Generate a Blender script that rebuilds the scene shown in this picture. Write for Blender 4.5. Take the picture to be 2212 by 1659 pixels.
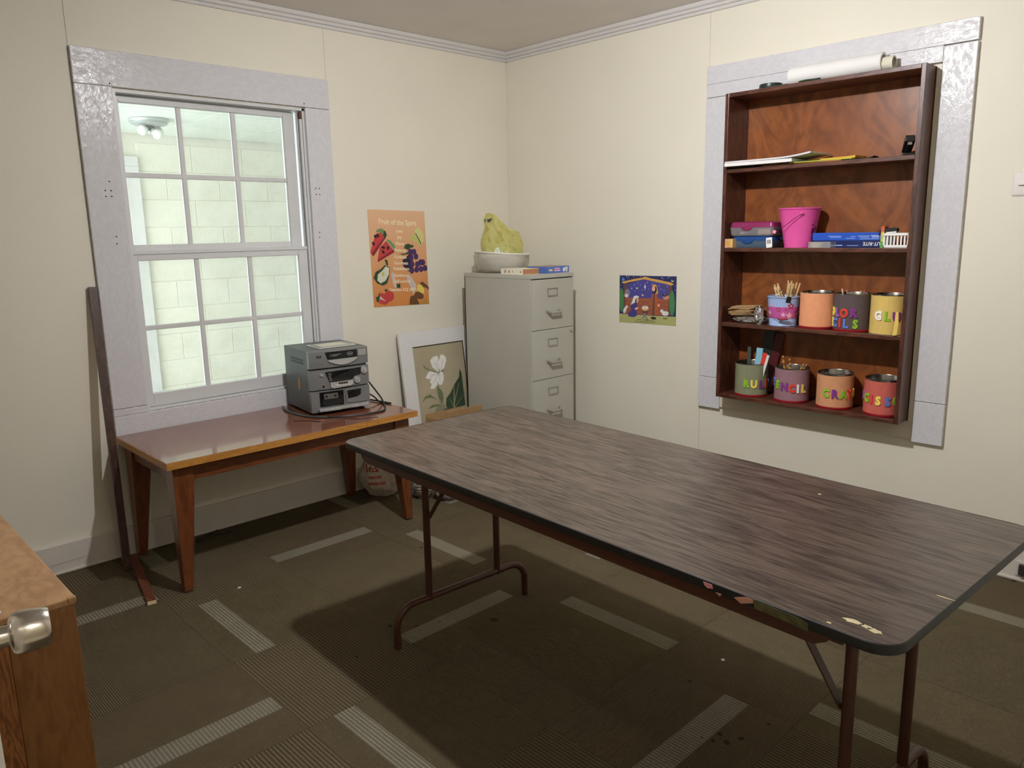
import bpy, bmesh, math, random
from mathutils import Matrix, Vector, noise
R = math.radians
rnd = random.Random(7)
for o in list(bpy.data.objects):
    bpy.data.objects.remove(o)
scn = bpy.context.scene
COL = scn.collection

# ------------------------------------------------------------------ camera
cam_d = bpy.data.cameras.new('camera'); cam = bpy.data.objects.new('camera', cam_d); COL.objects.link(cam)
cam_d.sensor_fit = 'HORIZONTAL'; cam_d.sensor_width = 36; cam_d.lens = 27.077; cam_d.clip_start = 0.03
cr = Vector((0.71923285, -0.69452542, -0.01839978)); cu = Vector((0.14769113, 0.12695988, 0.98085092)); cf = Vector((0.67888986, 0.70817768, -0.19388896))
M = Matrix.Identity(4)
for i in range(3):
    M[i][0], M[i][1], M[i][2] = cr[i], cu[i], -cf[i]
M[0][3], M[1][3], M[2][3] = -3.46886, -3.62210, 1.41955
cam.matrix_world = M
scn.camera = cam
# ------------------------------------------------------------------ world, exposure
w = bpy.data.worlds.new('world'); scn.world = w; w.use_nodes = True
w.node_tree.nodes['Background'].inputs[0].default_value = (0.62, 0.80, 1.0, 1)
w.node_tree.nodes['Background'].inputs[1].default_value = 1.6
vs = scn.view_settings
vs.view_transform = 'Standard'; vs.look = 'None'; vs.gamma = 1; vs.exposure = 0.0; vs.use_curve_mapping = False
BULB = 2450.0        # emission of the two bulbs of this room's ceiling fixture
DAY = 95.0           # daylight entering the porch through its screened side
ld = bpy.data.lights.new('porch_daylight', 'AREA'); ld.shape = 'RECTANGLE'; ld.size = 2.0; ld.size_y = 1.7
ld.energy = DAY; ld.color = (0.87, 0.95, 1.0)
lo = bpy.data.objects.new('porch_daylight', ld); COL.objects.link(lo)
lo.location = (-3.55, 1.25, 1.15); lo.rotation_euler = (0, R(-90), 0)

# ------------------------------------------------------------------ materials
MATS = {}
def nt(m): return m.node_tree.nodes, m.node_tree.links
def srgb(c):
    return tuple((v/255/12.92 if v/255 <= .04045 else ((v/255+.055)/1.055)**2.4) for v in c)
def mat(name, col, rough=.6, metal=0, var=.06, vscale=8, bump=0, bscale=60, stretch=(1, 1, 1), coat=0, alpha=1, spec=.5, trans=0):
    """principled material, sRGB 0-255 base colour with a little noise variation and optional fine relief"""
    if name in MATS: return MATS[name]
    m = bpy.data.materials.new(name); m.use_nodes = True; MATS[name] = m
    n, l = nt(m); b = n['Principled BSDF']
    c = srgb(col)
    b.inputs['Roughness'].default_value = rough; b.inputs['Metallic'].default_value = metal
    b.inputs['Specular IOR Level'].default_value = spec
    b.inputs['Coat Weight'].default_value = coat; b.inputs['Coat Roughness'].default_value = .15
    b.inputs['Alpha'].default_value = alpha
    b.inputs['Transmission Weight'].default_value = trans
    tc = n.new('ShaderNodeTexCoord'); mp = n.new('ShaderNodeMapping'); mp.inputs['Scale'].default_value = stretch
    l.new(tc.outputs['Object'], mp.inputs['Vector'])
    if var:
        no = n.new('ShaderNodeTexNoise'); no.inputs['Scale'].default_value = vscale; no.inputs['Detail'].default_value = 4
        l.new(mp.outputs[0], no.inputs['Vector'])
        mr = n.new('ShaderNodeMapRange'); mr.inputs[1].default_value = .25; mr.inputs[2].default_value = .75
        mr.inputs[3].default_value = 1-var; mr.inputs[4].default_value = 1+var
        l.new(no.outputs[0], mr.inputs[0])
        mx = n.new('ShaderNodeVectorMath'); mx.operation = 'SCALE'; mx.inputs[0].default_value = c
        l.new(mr.outputs[0], mx.inputs['Scale']); l.new(mx.outputs[0], b.inputs['Base Color'])
    else:
        b.inputs['Base Color'].default_value = c+(1,)
    if bump:
        nb = n.new('ShaderNodeTexNoise'); nb.inputs['Scale'].default_value = bscale; nb.inputs['Detail'].default_value = 3
        l.new(mp.outputs[0], nb.inputs['Vector'])
        bp = n.new('ShaderNodeBump'); bp.inputs['Strength'].default_value = bump; bp.inputs['Distance'].default_value = .004
        l.new(nb.outputs[0], bp.inputs['Height']); l.new(bp.outputs[0], b.inputs['Normal'])
    return m
def wood(name, c1, c2, scale=6, stretch=(1, 8, 8), dist=4, rough=.4, coat=0, detail=3, bump=0.0, lo=.3, hi=.7, coat_r=.12):
    """wood grain: distorted stretched noise between two colours, grain runs along the axis with the small stretch"""
    if name in MATS: return MATS[name]
    m = bpy.data.materials.new(name); m.use_nodes = True; MATS[name] = m
    n, l = nt(m); b = n['Principled BSDF']
    b.inputs['Roughness'].default_value = rough; b.inputs['Coat Weight'].default_value = coat; b.inputs['Coat Roughness'].default_value = coat_r
    tc = n.new('ShaderNodeTexCoord'); mp = n.new('ShaderNodeMapping'); mp.inputs['Scale'].default_value = stretch
    l.new(tc.outputs['Object'], mp.inputs['Vector'])
    n1 = n.new('ShaderNodeTexNoise'); n1.inputs['Scale'].default_value = scale; n1.inputs['Detail'].default_value = detail; n1.inputs['Distortion'].default_value = dist*.25
    l.new(mp.outputs[0], n1.inputs['Vector'])
    ma = n.new('ShaderNodeMath'); ma.operation = 'MULTIPLY'; ma.inputs[1].default_value = dist
    l.new(n1.outputs[0], ma.inputs[0])
    fr = n.new('ShaderNodeMath'); fr.operation = 'PINGPONG'; fr.inputs[1].default_value = .5
    l.new(ma.outputs[0], fr.inputs[0])
    n2 = n.new('ShaderNodeTexNoise'); n2.inputs['Scale'].default_value = scale*6; n2.inputs['Detail'].default_value = 4
    l.new(mp.outputs[0], n2.inputs['Vector'])
    ad = n.new('ShaderNodeMath'); ad.operation = 'ADD'; l.new(fr.outputs[0], ad.inputs[0]); l.new(n2.outputs[0], ad.inputs[1])
    mr = n.new('ShaderNodeMapRange'); mr.inputs[1].default_value = lo+.2; mr.inputs[2].default_value = hi+.3
    l.new(ad.outputs[0], mr.inputs[0])
    mx = n.new('ShaderNodeMix'); mx.data_type = 'RGBA'
    mx.inputs[6].default_value = srgb(c1)+(1,); mx.inputs[7].default_value = srgb(c2)+(1,)
    l.new(mr.outputs[0], mx.inputs[0]); l.new(mx.outputs[2], b.inputs['Base Color'])
    if bump:
        bp = n.new('ShaderNodeBump'); bp.inputs['Strength'].default_value = bump; bp.inputs['Distance'].default_value = .003
        l.new(ad.outputs[0], bp.inputs['Height']); l.new(bp.outputs[0], b.inputs['Normal'])
    return m
def glossy_paint(name, col, rough=.2, bump=.5, stretch=(1, 1, 6)):
    """brushed-on gloss paint over old boards: fine streaky relief"""
    m = bpy.data.materials.new(name); m.use_nodes = True; MATS[name] = m
    n, l = nt(m); b = n['Principled BSDF']
    b.inputs['Base Color'].default_value = srgb(col)+(1,); b.inputs['Roughness'].default_value = rough; b.inputs['Specular IOR Level'].default_value = .34
    tc = n.new('ShaderNodeTexCoord'); mp = n.new('ShaderNodeMapping'); mp.inputs['Scale'].default_value = stretch
    l.new(tc.outputs['Object'], mp.inputs['Vector'])
    a = n.new('ShaderNodeTexNoise'); a.inputs['Scale'].default_value = 22; a.inputs['Detail'].default_value = 5; a.inputs['Roughness'].default_value = .65
    l.new(mp.outputs[0], a.inputs['Vector'])
    r2 = n.new('ShaderNodeTexNoise'); r2.inputs['Scale'].default_value = 35; r2.inputs['Detail'].default_value = 4; l.new(mp.outputs[0], r2.inputs['Vector'])
    mr = n.new('ShaderNodeMapRange'); mr.inputs[1].default_value = .42; mr.inputs[2].default_value = .60; mr.inputs[3].default_value = rough*.8; mr.inputs[4].default_value = rough*4.5
    l.new(r2.outputs[0], mr.inputs[0]); l.new(mr.outputs[0], b.inputs['Roughness'])
    bp = n.new('ShaderNodeBump'); bp.inputs['Strength'].default_value = bump; bp.inputs['Distance'].default_value = .0021
    l.new(a.outputs[0], bp.inputs['Height']); l.new(bp.outputs[0], b.inputs['Normal'])
    return m
def emis(name, col, s):
    m = bpy.data.materials.new(name); m.use_nodes = True; MATS[name] = m
    n, l = nt(m); b = n['Principled BSDF']
    b.inputs['Emission Color'].default_value = col+(1,); b.inputs['Emission Strength'].default_value = s
    return m
def film(name, col, op=.5, rough=.3, bump=.6, bscale=25):
    """thin translucent plastic: part see-through, part scattering"""
    if name in MATS: return MATS[name]
    m = bpy.data.materials.new(name); m.use_nodes = True; MATS[name] = m
    n, l = nt(m); b = n['Principled BSDF']; out = n['Material Output']
    b.inputs['Base Color'].default_value = srgb(col)+(1,); b.inputs['Roughness'].default_value = rough
    tr = n.new('ShaderNodeBsdfTransparent'); tr.inputs[0].default_value = tuple(.6+.4*v for v in srgb(col))+(1,)
    tl = n.new('ShaderNodeBsdfTranslucent'); tl.inputs[0].default_value = srgb(col)+(1,)
    m1 = n.new('ShaderNodeMixShader'); m1.inputs[0].default_value = .35
    l.new(b.outputs[0], m1.inputs[1]); l.new(tl.outputs[0], m1.inputs[2])
    m2 = n.new('ShaderNodeMixShader'); m2.inputs[0].default_value = op
    l.new(tr.outputs[0], m2.inputs[1]); l.new(m1.outputs[0], m2.inputs[2]); l.new(m2.outputs[0], out.inputs[0])
    no = n.new('ShaderNodeTexNoise'); no.inputs['Scale'].default_value = bscale; no.inputs['Detail'].default_value = 4
    tc = n.new('ShaderNodeTexCoord'); l.new(tc.outputs['Object'], no.inputs['Vector'])
    bp = n.new('ShaderNodeBump'); bp.inputs['Strength'].default_value = bump; bp.inputs['Distance'].default_value = .01
    l.new(no.outputs[0], bp.inputs['Height']); l.new(bp.outputs[0], b.inputs['Normal']); l.new(bp.outputs[0], tl.inputs['Normal'])
    return m
def glass(name):
    m = bpy.data.materials.new(name); m.use_nodes = True; MATS[name] = m
    n, l = nt(m); out = n['Material Output']; n.remove(n['Principled BSDF'])
    tr = n.new('ShaderNodeBsdfTransparent'); tr.inputs[0].default_value = (.95, .96, .94, 1)
    gl = n.new('ShaderNodeBsdfGlossy'); gl.inputs['Roughness'].default_value = .02
    fr = n.new('ShaderNodeFresnel'); fr.inputs[0].default_value = 1.5
    m1 = n.new('ShaderNodeMixShader'); l.new(fr.outputs[0], m1.inputs[0]); l.new(tr.outputs[0], m1.inputs[1]); l.new(gl.outputs[0], m1.inputs[2])
    df = n.new('ShaderNodeBsdfTranslucent'); df.inputs[0].default_value = (.86, .86, .80, 1)
    no = n.new('ShaderNodeTexNoise'); no.inputs['Scale'].default_value = 7; no.inputs['Detail'].default_value = 5
    tc = n.new('ShaderNodeTexCoord'); l.new(tc.outputs['Object'], no.inputs['Vector'])
    mr = n.new('ShaderNodeMapRange'); mr.inputs[1].default_value = .35; mr.inputs[2].default_value = .75; mr.inputs[3].default_value = .05; mr.inputs[4].default_value = .22
    l.new(no.outputs[0], mr.inputs[0])
    m2 = n.new('ShaderNodeMixShader'); l.new(mr.outputs[0], m2.inputs[0]); l.new(m1.outputs[0], m2.inputs[1]); l.new(df.outputs[0], m2.inputs[2])
    l.new(m2.outputs[0], out.inputs[0])
    return m

# ------------------------------------------------------------------ mesh builder
class MB:
    def __init__(s): s.v, s.f, s.m, s.mats = [], [], [], []
    def mi(s, m):
        if m is None: return 0
        if m not in s.mats: s.mats.append(m)
        return s.mats.index(m)
    def add(s, vs, fs, m=None, X=None):
        o = len(s.v); k = s.mi(m)
        s.v += [tuple(X @ Vector(p)) if X else tuple(p) for p in vs]
        s.f += [tuple(o+i for i in f) for f in fs]; s.m += [k]*len(fs)
        return s
    def box(s, x0, x1, y0, y1, z0, z1, m=None, X=None):
        if x0 > x1: x0, x1 = x1, x0
        if y0 > y1: y0, y1 = y1, y0
        if z0 > z1: z0, z1 = z1, z0
        v = [(x, y, z) for z in (z0, z1) for y in (y0, y1) for x in (x0, x1)]
        return s.add(v, [(0, 2, 3, 1), (4, 5, 7, 6), (0, 1, 5, 4), (2, 6, 7, 3), (0, 4, 6, 2), (1, 3, 7, 5)], m, X)
    def prism(s, poly, z0, z1, m=None, X=None):
        n = len(poly)
        a = sum(poly[i][0]*poly[(i+1) % n][1]-poly[(i+1) % n][0]*poly[i][1] for i in range(n))
        if a < 0: poly = poly[::-1]
        v = [(p[0], p[1], z0) for p in poly]+[(p[0], p[1], z1) for p in poly]
        f = [tuple(range(n-1, -1, -1)), tuple(range(n, 2*n))]+[(i, (i+1) % n, n+(i+1) % n, n+i) for i in range(n)]
        return s.add(v, f, m, X)
    def flat(s, poly, z, m=None, X=None):
        n = len(poly)
        a = sum(poly[i][0]*poly[(i+1) % n][1]-poly[(i+1) % n][0]*poly[i][1] for i in range(n))
        if a < 0: poly = poly[::-1]
        return s.add([(p[0], p[1], z) for p in poly], [tuple(range(n))], m, X)
    def loft(s, rings, m=None, cap=True, X=None, closed=True):
        n = len(rings[0]); v = [p for r in rings for p in r]; f = []
        for k in range(len(rings)-1):
            for i in range(n if closed else n-1):
                j = (i+1) % n
                f.append((k*n+i, k*n+j, (k+1)*n+j, (k+1)*n+i))
        if cap:
            f.append(tuple(range(n-1, -1, -1))); f.append(tuple((len(rings)-1)*n+i for i in range(n)))
        return s.add(v, f, m, X)
    def lathe(s, prof, c=(0, 0, 0), n=24, m=None, X=None, cap=False):
        rings = [[(c[0]+r*math.cos(2*math.pi*i/n), c[1]+r*math.sin(2*math.pi*i/n), c[2]+z) for i in range(n)] for r, z in prof]
        return s.loft(rings, m, cap, X)
    def tube(s, pts, r, n=10, m=None, cap=True, X=None, flat=1):
        pts = [Vector(p) for p in pts]; rings = []
        up = Vector((0, 0, 1)); prev = None
        for i, p in enumerate(pts):
            t = (pts[min(i+1, len(pts)-1)]-pts[max(i-1, 0)]).normalized()
            if prev is None:
                a = up if abs(t.z) < .9 else Vector((1, 0, 0))
                u = t.cross(a).normalized()
            else:
                u = (prev-t*prev.dot(t)).normalized()
            prev = u; w_ = t.cross(u)
            rr = r[i] if isinstance(r, (list, tuple)) else r
            rings.append([tuple(p+u*rr*math.cos(2*math.pi*k/n)+w_*rr*flat*math.sin(2*math.pi*k/n)) for k in range(n)])
        return s.loft(rings, m, cap, X)
    def bar(s, p0, p1, wd, th, m=None, up=(0, 0, 1)):
        p0, p1 = Vector(p0), Vector(p1); t = (p1-p0).normalized(); a = Vector(up)
        if abs(t.dot(a)) > .98: a = Vector((1, 0, 0))
        u = t.cross(a).normalized(); w_ = u.cross(t)
        r = lambda p: [tuple(p+u*sx*wd/2+w_*sy*th/2) for sx, sy in ((-1, -1), (1, -1), (1, 1), (-1, 1))]
        return s.loft([r(p0), r(p1)], m)
    def text(s, txt, size, m=None, X=None, ext=0, align='CENTER', off=0, fn=None, sx=1):
        c = bpy.data.curves.new('t', 'FONT'); c.body = txt; c.size = size; c.extrude = ext; c.align_x = align; c.align_y = 'CENTER'; c.offset = off
        c.resolution_u = 2
        o = bpy.data.objects.new('t', c); COL.objects.link(o)
        me = bpy.data.meshes.new_from_object(o.evaluated_get(bpy.context.evaluated_depsgraph_get()))
        vs_ = [(v.co.x*sx, v.co.y, v.co.z) for v in me.vertices]
        if fn: vs_ = [fn(*p) for p in vs_]
        s.add(vs_, [tuple(p.vertices) for p in me.polygons], m, X)
        bpy.data.objects.remove(o); bpy.data.curves.remove(c); bpy.data.meshes.remove(me)
        return s
    def build(s, name, m=None, parent=None, bevel=0, seg=2, smooth=None, label=None, cat=None, group=None, kind=None, local=False):
        me = bpy.data.meshes.new(name)
        vs_ = [Vector(p) for p in s.v]
        if local: org = Vector((0, 0, 0))
        else:
            lo_ = [min(p[i] for p in vs_) for i in range(3)]; hi_ = [max(p[i] for p in vs_) for i in range(3)]
            org = Vector(((lo_[0]+hi_[0])/2, (lo_[1]+hi_[1])/2, lo_[2]))
        me.from_pydata([tuple(p-org) for p in vs_], [], s.f)
        if m and not s.mats: me.materials.append(m)
        else:
            for q in s.mats: me.materials.append(q)
            me.polygons.foreach_set('material_index', s.m)
        if bevel:
            bm = bmesh.new(); bm.from_mesh(me)
            bmesh.ops.remove_doubles(bm, verts=bm.verts, dist=1e-6)
            ed = [e for e in bm.edges if len(e.link_faces) == 2 and e.calc_face_angle(0) > R(35)]
            bmesh.ops.bevel(bm, geom=ed, offset=bevel, segments=seg, profile=.5, affect='EDGES', clamp_overlap=True)
            bm.to_mesh(me); bm.free()
        if smooth is None: smooth = False
        if smooth:
            me.polygons.foreach_set('use_smooth', [True]*len(me.polygons))
            me.set_sharp_from_angle(angle=R(40))
        me.update()
        o = bpy.data.objects.new(name, me); COL.objects.link(o); o.location = org
        if parent:
            o.parent = parent
            if not local: o.matrix_parent_inverse = wm(parent).inverted()
        return tag(o, label, cat, group, kind)
def wm(o):
    Wm = Matrix.LocRotScale(o.location, o.rotation_euler, o.scale)
    return wm(o.parent) @ o.matrix_parent_inverse @ Wm if o.parent else Wm
def tag(o, label=None, cat=None, group=None, kind=None):
    if label: o['label'] = label
    if cat: o['category'] = cat
    if group: o['group'] = group
    if kind: o['kind'] = kind
    return o
def thing(name, loc, label=None, cat=None, rz=0, group=None, kind=None, rot=None):
    o = bpy.data.objects.new(name, None); COL.objects.link(o); o.location = loc
    o.rotation_euler = rot or (0, 0, rz); o.empty_display_size = .05
    return tag(o, label, cat, group, kind)
def T(x=0, y=0, z=0): return Matrix.Translation((x, y, z))
def RX(a): return Matrix.Rotation(a, 4, 'X')
def RY(a): return Matrix.Rotation(a, 4, 'Y')
def RZ(a): return Matrix.Rotation(a, 4, 'Z')
def basis(o, ex, ey, ez):
    return Matrix(((ex[0], ey[0], ez[0], o[0]), (ex[1], ey[1], ez[1], o[1]), (ex[2], ey[2], ez[2], o[2]), (0, 0, 0, 1)))
def ell(cx, cy, rx, ry, n=20, a0=0, a1=360, rot=0):
    k = n if a1-a0 >= 360 else n+1
    out = []
    for i in range(k):
        a = R(a0+(a1-a0)*i/n); x, y = rx*math.cos(a), ry*math.sin(a); q = R(rot)
        out.append((cx+x*math.cos(q)-y*math.sin(q), cy+x*math.sin(q)+y*math.cos(q)))
    return out
def rrect(x0, x1, y0, y1, r, n=6):
    p = []
    for cx, cy, a in ((x1-r, y1-r, 0), (x0+r, y1-r, 90), (x0+r, y0+r, 180), (x1-r, y0+r, 270)):
        p += [(cx+r*math.cos(R(a+90*i/n)), cy+r*math.sin(R(a+90*i/n))) for i in range(n+1)]
    return p
def bez(pts, n=12):
    """Catmull-Rom through points"""
    P = [Vector(p) for p in pts]; P = [2*P[0]-P[1]]+P+[2*P[-1]-P[-2]]; out = []
    for i in range(1, len(P)-2):
        for k in range(n):
            t = k/n; a, b, c, d = P[i-1], P[i], P[i+1], P[i+2]
            out.append(.5*((2*b)+(c-a)*t+(2*a-5*b+4*c-d)*t*t+(3*b-a-3*c+d)*t**3))
    return [tuple(p) for p in out]+[tuple(P[-2])]

# common materials
CREAM = mat('cream_wall_paint', (230, 224, 208), .55, var=.02, vscale=3, bump=.08, bscale=220)
CEIL = mat('ceiling_paint', (232, 226, 220), .8, var=.03, vscale=4, bump=.1, bscale=150)
TRIMV = glossy_paint('gloss_white_board_paint_vertical', (212, 210, 214), .10, 1.0, (2, 2, 1.1))
TRIMH = glossy_paint('gloss_white_board_paint_horizontal', (212, 210, 214), .10, 1.0, (1.1, 1.1, 2))
WHITE = mat('white_sash_paint', (214, 214, 214), .35, var=.03, bump=.1, bscale=80)
MOULD = mat('white_moulding_paint', (214, 210, 208), .4, var=.02)
BASEB = mat('baseboard_paint', (214, 206, 196), .3, var=.03, vscale=10, bump=.1, bscale=60)
DARK = mat('dark_gap', (30, 24, 20), .9, var=0)
BLACKP = mat('black_plastic', (22, 22, 24), .4, var=0)
CHROME = mat('bright_metal', (200, 198, 194), .22, 1, var=.04)
PAPER = mat('white_paper', (232, 230, 228), .7, var=.02)

# ------------------------------------------------------------------ room shell
S = 'structure'
# floor with carpet tiles
def carpet(name, base, bar, rib_axis, bar_axis=None, b0=0, b1=0, pitch=.010, amp=.25, bar_cross=None):
    m = bpy.data.materials.new(name); m.use_nodes = True
    n, l = nt(m); b = n['Principled BSDF']; b.inputs['Roughness'].default_value = .95; b.inputs['Specular IOR Level'].default_value = .1
    tc = n.new('ShaderNodeTexCoord'); sp = n.new('ShaderNodeSeparateXYZ'); l.new(tc.outputs['Object'], sp.inputs[0])
    def math_(op, a, bb=None, c=None):
        k = n.new('ShaderNodeMath'); k.operation = op
        for i, q in enumerate((a, bb, c)):
            if q is None: continue
            if isinstance(q, (int, float)): k.inputs[i].default_value = q
            else: l.new(q, k.inputs[i])
        return k.outputs[0]
    no = n.new('ShaderNodeTexNoise'); no.inputs['Scale'].default_value = 420; no.inputs['Detail'].default_value = 2; l.new(tc.outputs['Object'], no.inputs['Vector'])
    nl = n.new('ShaderNodeTexNoise'); nl.inputs['Scale'].default_value = 7; nl.inputs['Detail'].default_value = 3; l.new(tc.outputs['Object'], nl.inputs['Vector'])
    def ribs(ax, p):
        return math_('SINE', math_('MULTIPLY', sp.outputs[ax], 2*math.pi/p))
    # ribs run along rib_axis, so they vary along the other one
    rb = ribs(1-rib_axis, pitch)
    v = math_('ADD', 1.0, math_('MULTIPLY', rb, amp))
    fac = None
    if bar_axis is not None:
        q = sp.outputs[1-bar_axis]
        fac = math_('MULTIPLY', math_('GREATER_THAN', q, b0), math_('LESS_THAN', q, b1))
        rb2 = ribs(bar_cross, .0115)
        v2 = math_('ADD', 1.0, math_('MULTIPLY', rb2, .34))
        mixv = n.new('ShaderNodeMix'); mixv.data_type = 'FLOAT'; l.new(fac, mixv.inputs[0]); l.new(v, mixv.inputs[2]); l.new(v2, mixv.inputs[3]); v = mixv.outputs[0]
    v = math_('MULTIPLY', v, math_('ADD', .55, math_('MULTIPLY', no.outputs[0], .9)))
    v = math_('MULTIPLY', v, math_('ADD', .86, math_('MULTIPLY', nl.outputs[0], .28)))
    cm = n.new('ShaderNodeMix'); cm.data_type = 'RGBA'; cm.inputs[6].default_value = srgb(base)+(1,); cm.inputs[7].default_value = srgb(bar)+(1,)
    if fac is not None: l.new(fac, cm.inputs[0])
    else: cm.inputs[0].default_value = 0
    sc = n.new('ShaderNodeVectorMath'); sc.operation = 'SCALE'; l.new(cm.outputs[2], sc.inputs[0]); l.new(v, sc.inputs['Scale'])
    # old stains, at fixed spots of the floor
    ge = n.new('ShaderNodeNewGeometry'); wob = n.new('ShaderNodeTexNoise'); wob.inputs['Scale'].default_value = 60
    l.new(ge.outputs['Position'], wob.inputs['Vector'])
    tot = None
    for sx, sy, sr in STAINS:
        dv = n.new('ShaderNodeVectorMath'); dv.operation = 'DISTANCE'; dv.inputs[1].default_value = (sx, sy, .007); l.new(ge.outputs['Position'], dv.inputs[0])
        d = math_('ADD', dv.outputs['Value'], math_('MULTIPLY', math_('SUBTRACT', wob.outputs[0], .5), sr*1.6))
        mk = math_('LESS_THAN', d, sr)
        tot = mk if tot is None else math_('MAXIMUM', tot, mk)
    st = n.new('ShaderNodeMix'); st.data_type = 'RGBA'; st.inputs[7].default_value = srgb((38, 26, 16))+(1,)
    l.new(math_('MULTIPLY', tot, .6), st.inputs[0]); l.new(sc.outputs[0], st.inputs[6])
    l.new(st.outputs[2], b.inputs['Base Color'])
    bp = n.new('ShaderNodeBump'); bp.inputs['Strength'].default_value = .8; bp.inputs['Distance'].default_value = .003
    l.new(math_('ADD', rb, no.outputs[0]), bp.inputs['Height']); l.new(bp.outputs[0], b.inputs['Normal'])
    return m
STAINS = [(-2.0, -1.416, 0.0090), (-1.929, -1.49, 0.0075), (-1.852, -1.525, 0.0060), (-1.702, -1.66, 0.0150), (-1.66, -1.64, 0.0060), (-2.203, -1.509, 0.0067),
          (-1.702, -2.607, 0.0090), (-1.742, -2.61, 0.0075), (-1.72, -2.64, 0.0097), (-1.679, -2.66, 0.0090), (-1.75, -2.58, 0.0045), (-1.537, -2.399, 0.0060), (-1.479, -.924, 0.0090), (-.034, -2.932, 0.0090), (-1.564, -2.683, 0.0060)]
fl = MB().box(-4.4, 0, -3.6, 0, -.05, -.001).build('floor', mat('subfloor', (60, 52, 42), .9), kind=S)
cb = (106, 94, 73); cbar = (146, 139, 121)
CT = {'A': carpet('carpet_bar_across', cb, cbar, 1, 0, -.085, -.005, .006, .12, 0),
      'A2': carpet('carpet_bar_across_b', (108, 95, 73), cbar, 0, 0, -.105, -.025, .006, .14, 0),
      'B': carpet('carpet_bar_along', (108, 96, 74), cbar, 1, 1, -.165, -.09, .006, .14, 0),
      'C': carpet('carpet_ribbed_along', (102, 91, 70), cbar, 1, None, pitch=.0115, amp=.38),
      'D': carpet('carpet_ribbed_across', (104, 92, 70), cbar, 0, None, pitch=.0115, amp=.38),
      'E': carpet('carpet_plain', (104, 93, 72), cbar, 1, None, pitch=.007, amp=.15)}
gx0, gy0 = -4.52, -4.24
tiles = {}
for i in range(10):
    for j in range(9):
        x0, y0 = gx0+i*.5, gy0+j*.5
        a, b_, c_, d_ = max(x0, -4.395)+.0006, min(x0+.5, -.001)-.0006, max(y0, -3.595)+.0006, min(y0+.5, -.001)-.0006
        if b_-a < .02 or d_-c_ < .02: continue
        # col index parity: x0=-3.02,-2.02 -> bars across in rows y0=-.74,-1.74,-2.74 ; x0=-2.52,-1.52 -> bars along in rows -1.24,-2.24
        ci = round((x0+3.02)/.5); ri = round((y0+.74)/.5)
        if ci % 2 == 0 and ri % 2 == 0: k = 'A' if (ci//2+ri//2) % 2 == 0 else 'A2'
        elif ci % 2 and ri % 2: k = 'B'
        elif ci % 2 == 0: k = 'C' if (ci+ri) % 4 < 2 else 'E'
        else: k = 'D' if x0 > -1.4 else 'C'
        mb = MB().box(a-(x0+.25), b_-(x0+.25), c_-(y0+.25), d_-(y0+.25), 0, .006)
        o = mb.build('carpet_tile', CT[k], local=True); o.location = (x0+.25, y0+.25, 0)
        o.parent = fl; o.matrix_parent_inverse = wm(fl).inverted()
CF = .006   # carpet surface
H = 2.49
MB().box(-4.54, .16, -3.62, .14, H, H+.08).build('ceiling', CEIL, kind=S)
WX0, WX1, WZ0, WZ1 = -2.304, -1.402, .649, 2.042      # window opening
wl = MB()
wl.box(-4.54, -2.4478, 0, .14, 0, H); wl.box(-1.2662, .16, 0, .14, 0, H)
wl.box(-2.4462, -1.2678, 0, .14, WZ1, H); wl.box(-2.4462, -1.2678, 0, .14, 0, WZ0)
wl.box(-2.4462, WX0, 0, .14, WZ0, WZ1); wl.box(WX1, -1.2678, 0, .14, WZ0, WZ1)
wl.build('wall_left', CREAM, kind=S)
SY0, SY1, SZ0, SZ1 = -1.603, -2.477, .588, 2.032       # shelf opening
wr = MB()
wr.box(0, .16, -1.4352, -.001, 0, H); wr.box(0, .16, -3.62, -1.4368, 2.19, H)
wr.box(0, .16, -3.62, SY1, 0, 2.19); wr.box(0, .16, SY0, -1.4368, 0, 2.19)
wr.box(0, .16, SY1, SY0, 0, SZ0); wr.box(0, .16, SY1, SY0, SZ1, 2.19)
wr.build('wall_right', CREAM, kind=S)
MB().box(-4.54, -4.4, -3.62, 0, 0, H).build('wall_back', CREAM, kind=S)
wf = MB(); wf.box(-4.4, -3.52, -3.62, -3.50, 0, H); wf.box(-2.55, 0, -3.62, -3.50, 0, H); wf.box(-3.52, -2.55, -3.62, -3.50, 2.05, H)
wf.build('wall_front', CREAM, kind=S)
hl = MB(); hl.box(-4.6, -1.5, -5.2, -5.1, 0, H); hl.box(-4.6, -4.5, -5.1, -3.62, 0, H); hl.box(-1.6, -1.5, -5.1, -3.62, 0, H); hl.box(-4.6, -1.5, -5.2, -3.62, H, H+.05); hl.box(-4.6, -1.5, -5.2, -3.6, -.05, 0)
hl.build('wall_hall', CREAM, kind=S)
# baseboards
bb = MB(); bb.box(-4.4, -.018, -.018, -.0005, CF, .137); bb.box(-4.4, -.018, -.026, -.018, CF, .018)
bb.build('baseboard_left', BASEB, kind=S, bevel=.003)
bb = MB(); bb.box(-.018, -.0005, -3.50, -.019, CF, .137); bb.box(-.026, -.018, -3.50, -.03, CF, .018)
bb.build('baseboard_right', BASEB, kind=S, bevel=.003)
# crown moulding with three beads
prof = [(0, 0), (.011, 0), (.014, .004), (.014, .011), (.011, .015), (.021, .017), (.024, .021), (.024, .028), (.021, .031), (.031, .034), (.034, .038), (.034, .047), (.036, .052), (0, .052)]
t1 = MB().loft([[(x, -p[0]-.0005, 2.437+p[1]) for p in prof] for x in (-4.4, -.0005)], MOULD).build('trim_1', MOULD, kind=S, smooth=True)
t2 = MB().loft([[(-p[0]-.0005, y, 2.437+p[1]) for p in prof][::-1] for y in (-3.50, -.0005)], MOULD).build('trim_2', MOULD, kind=S, smooth=True)

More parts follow.
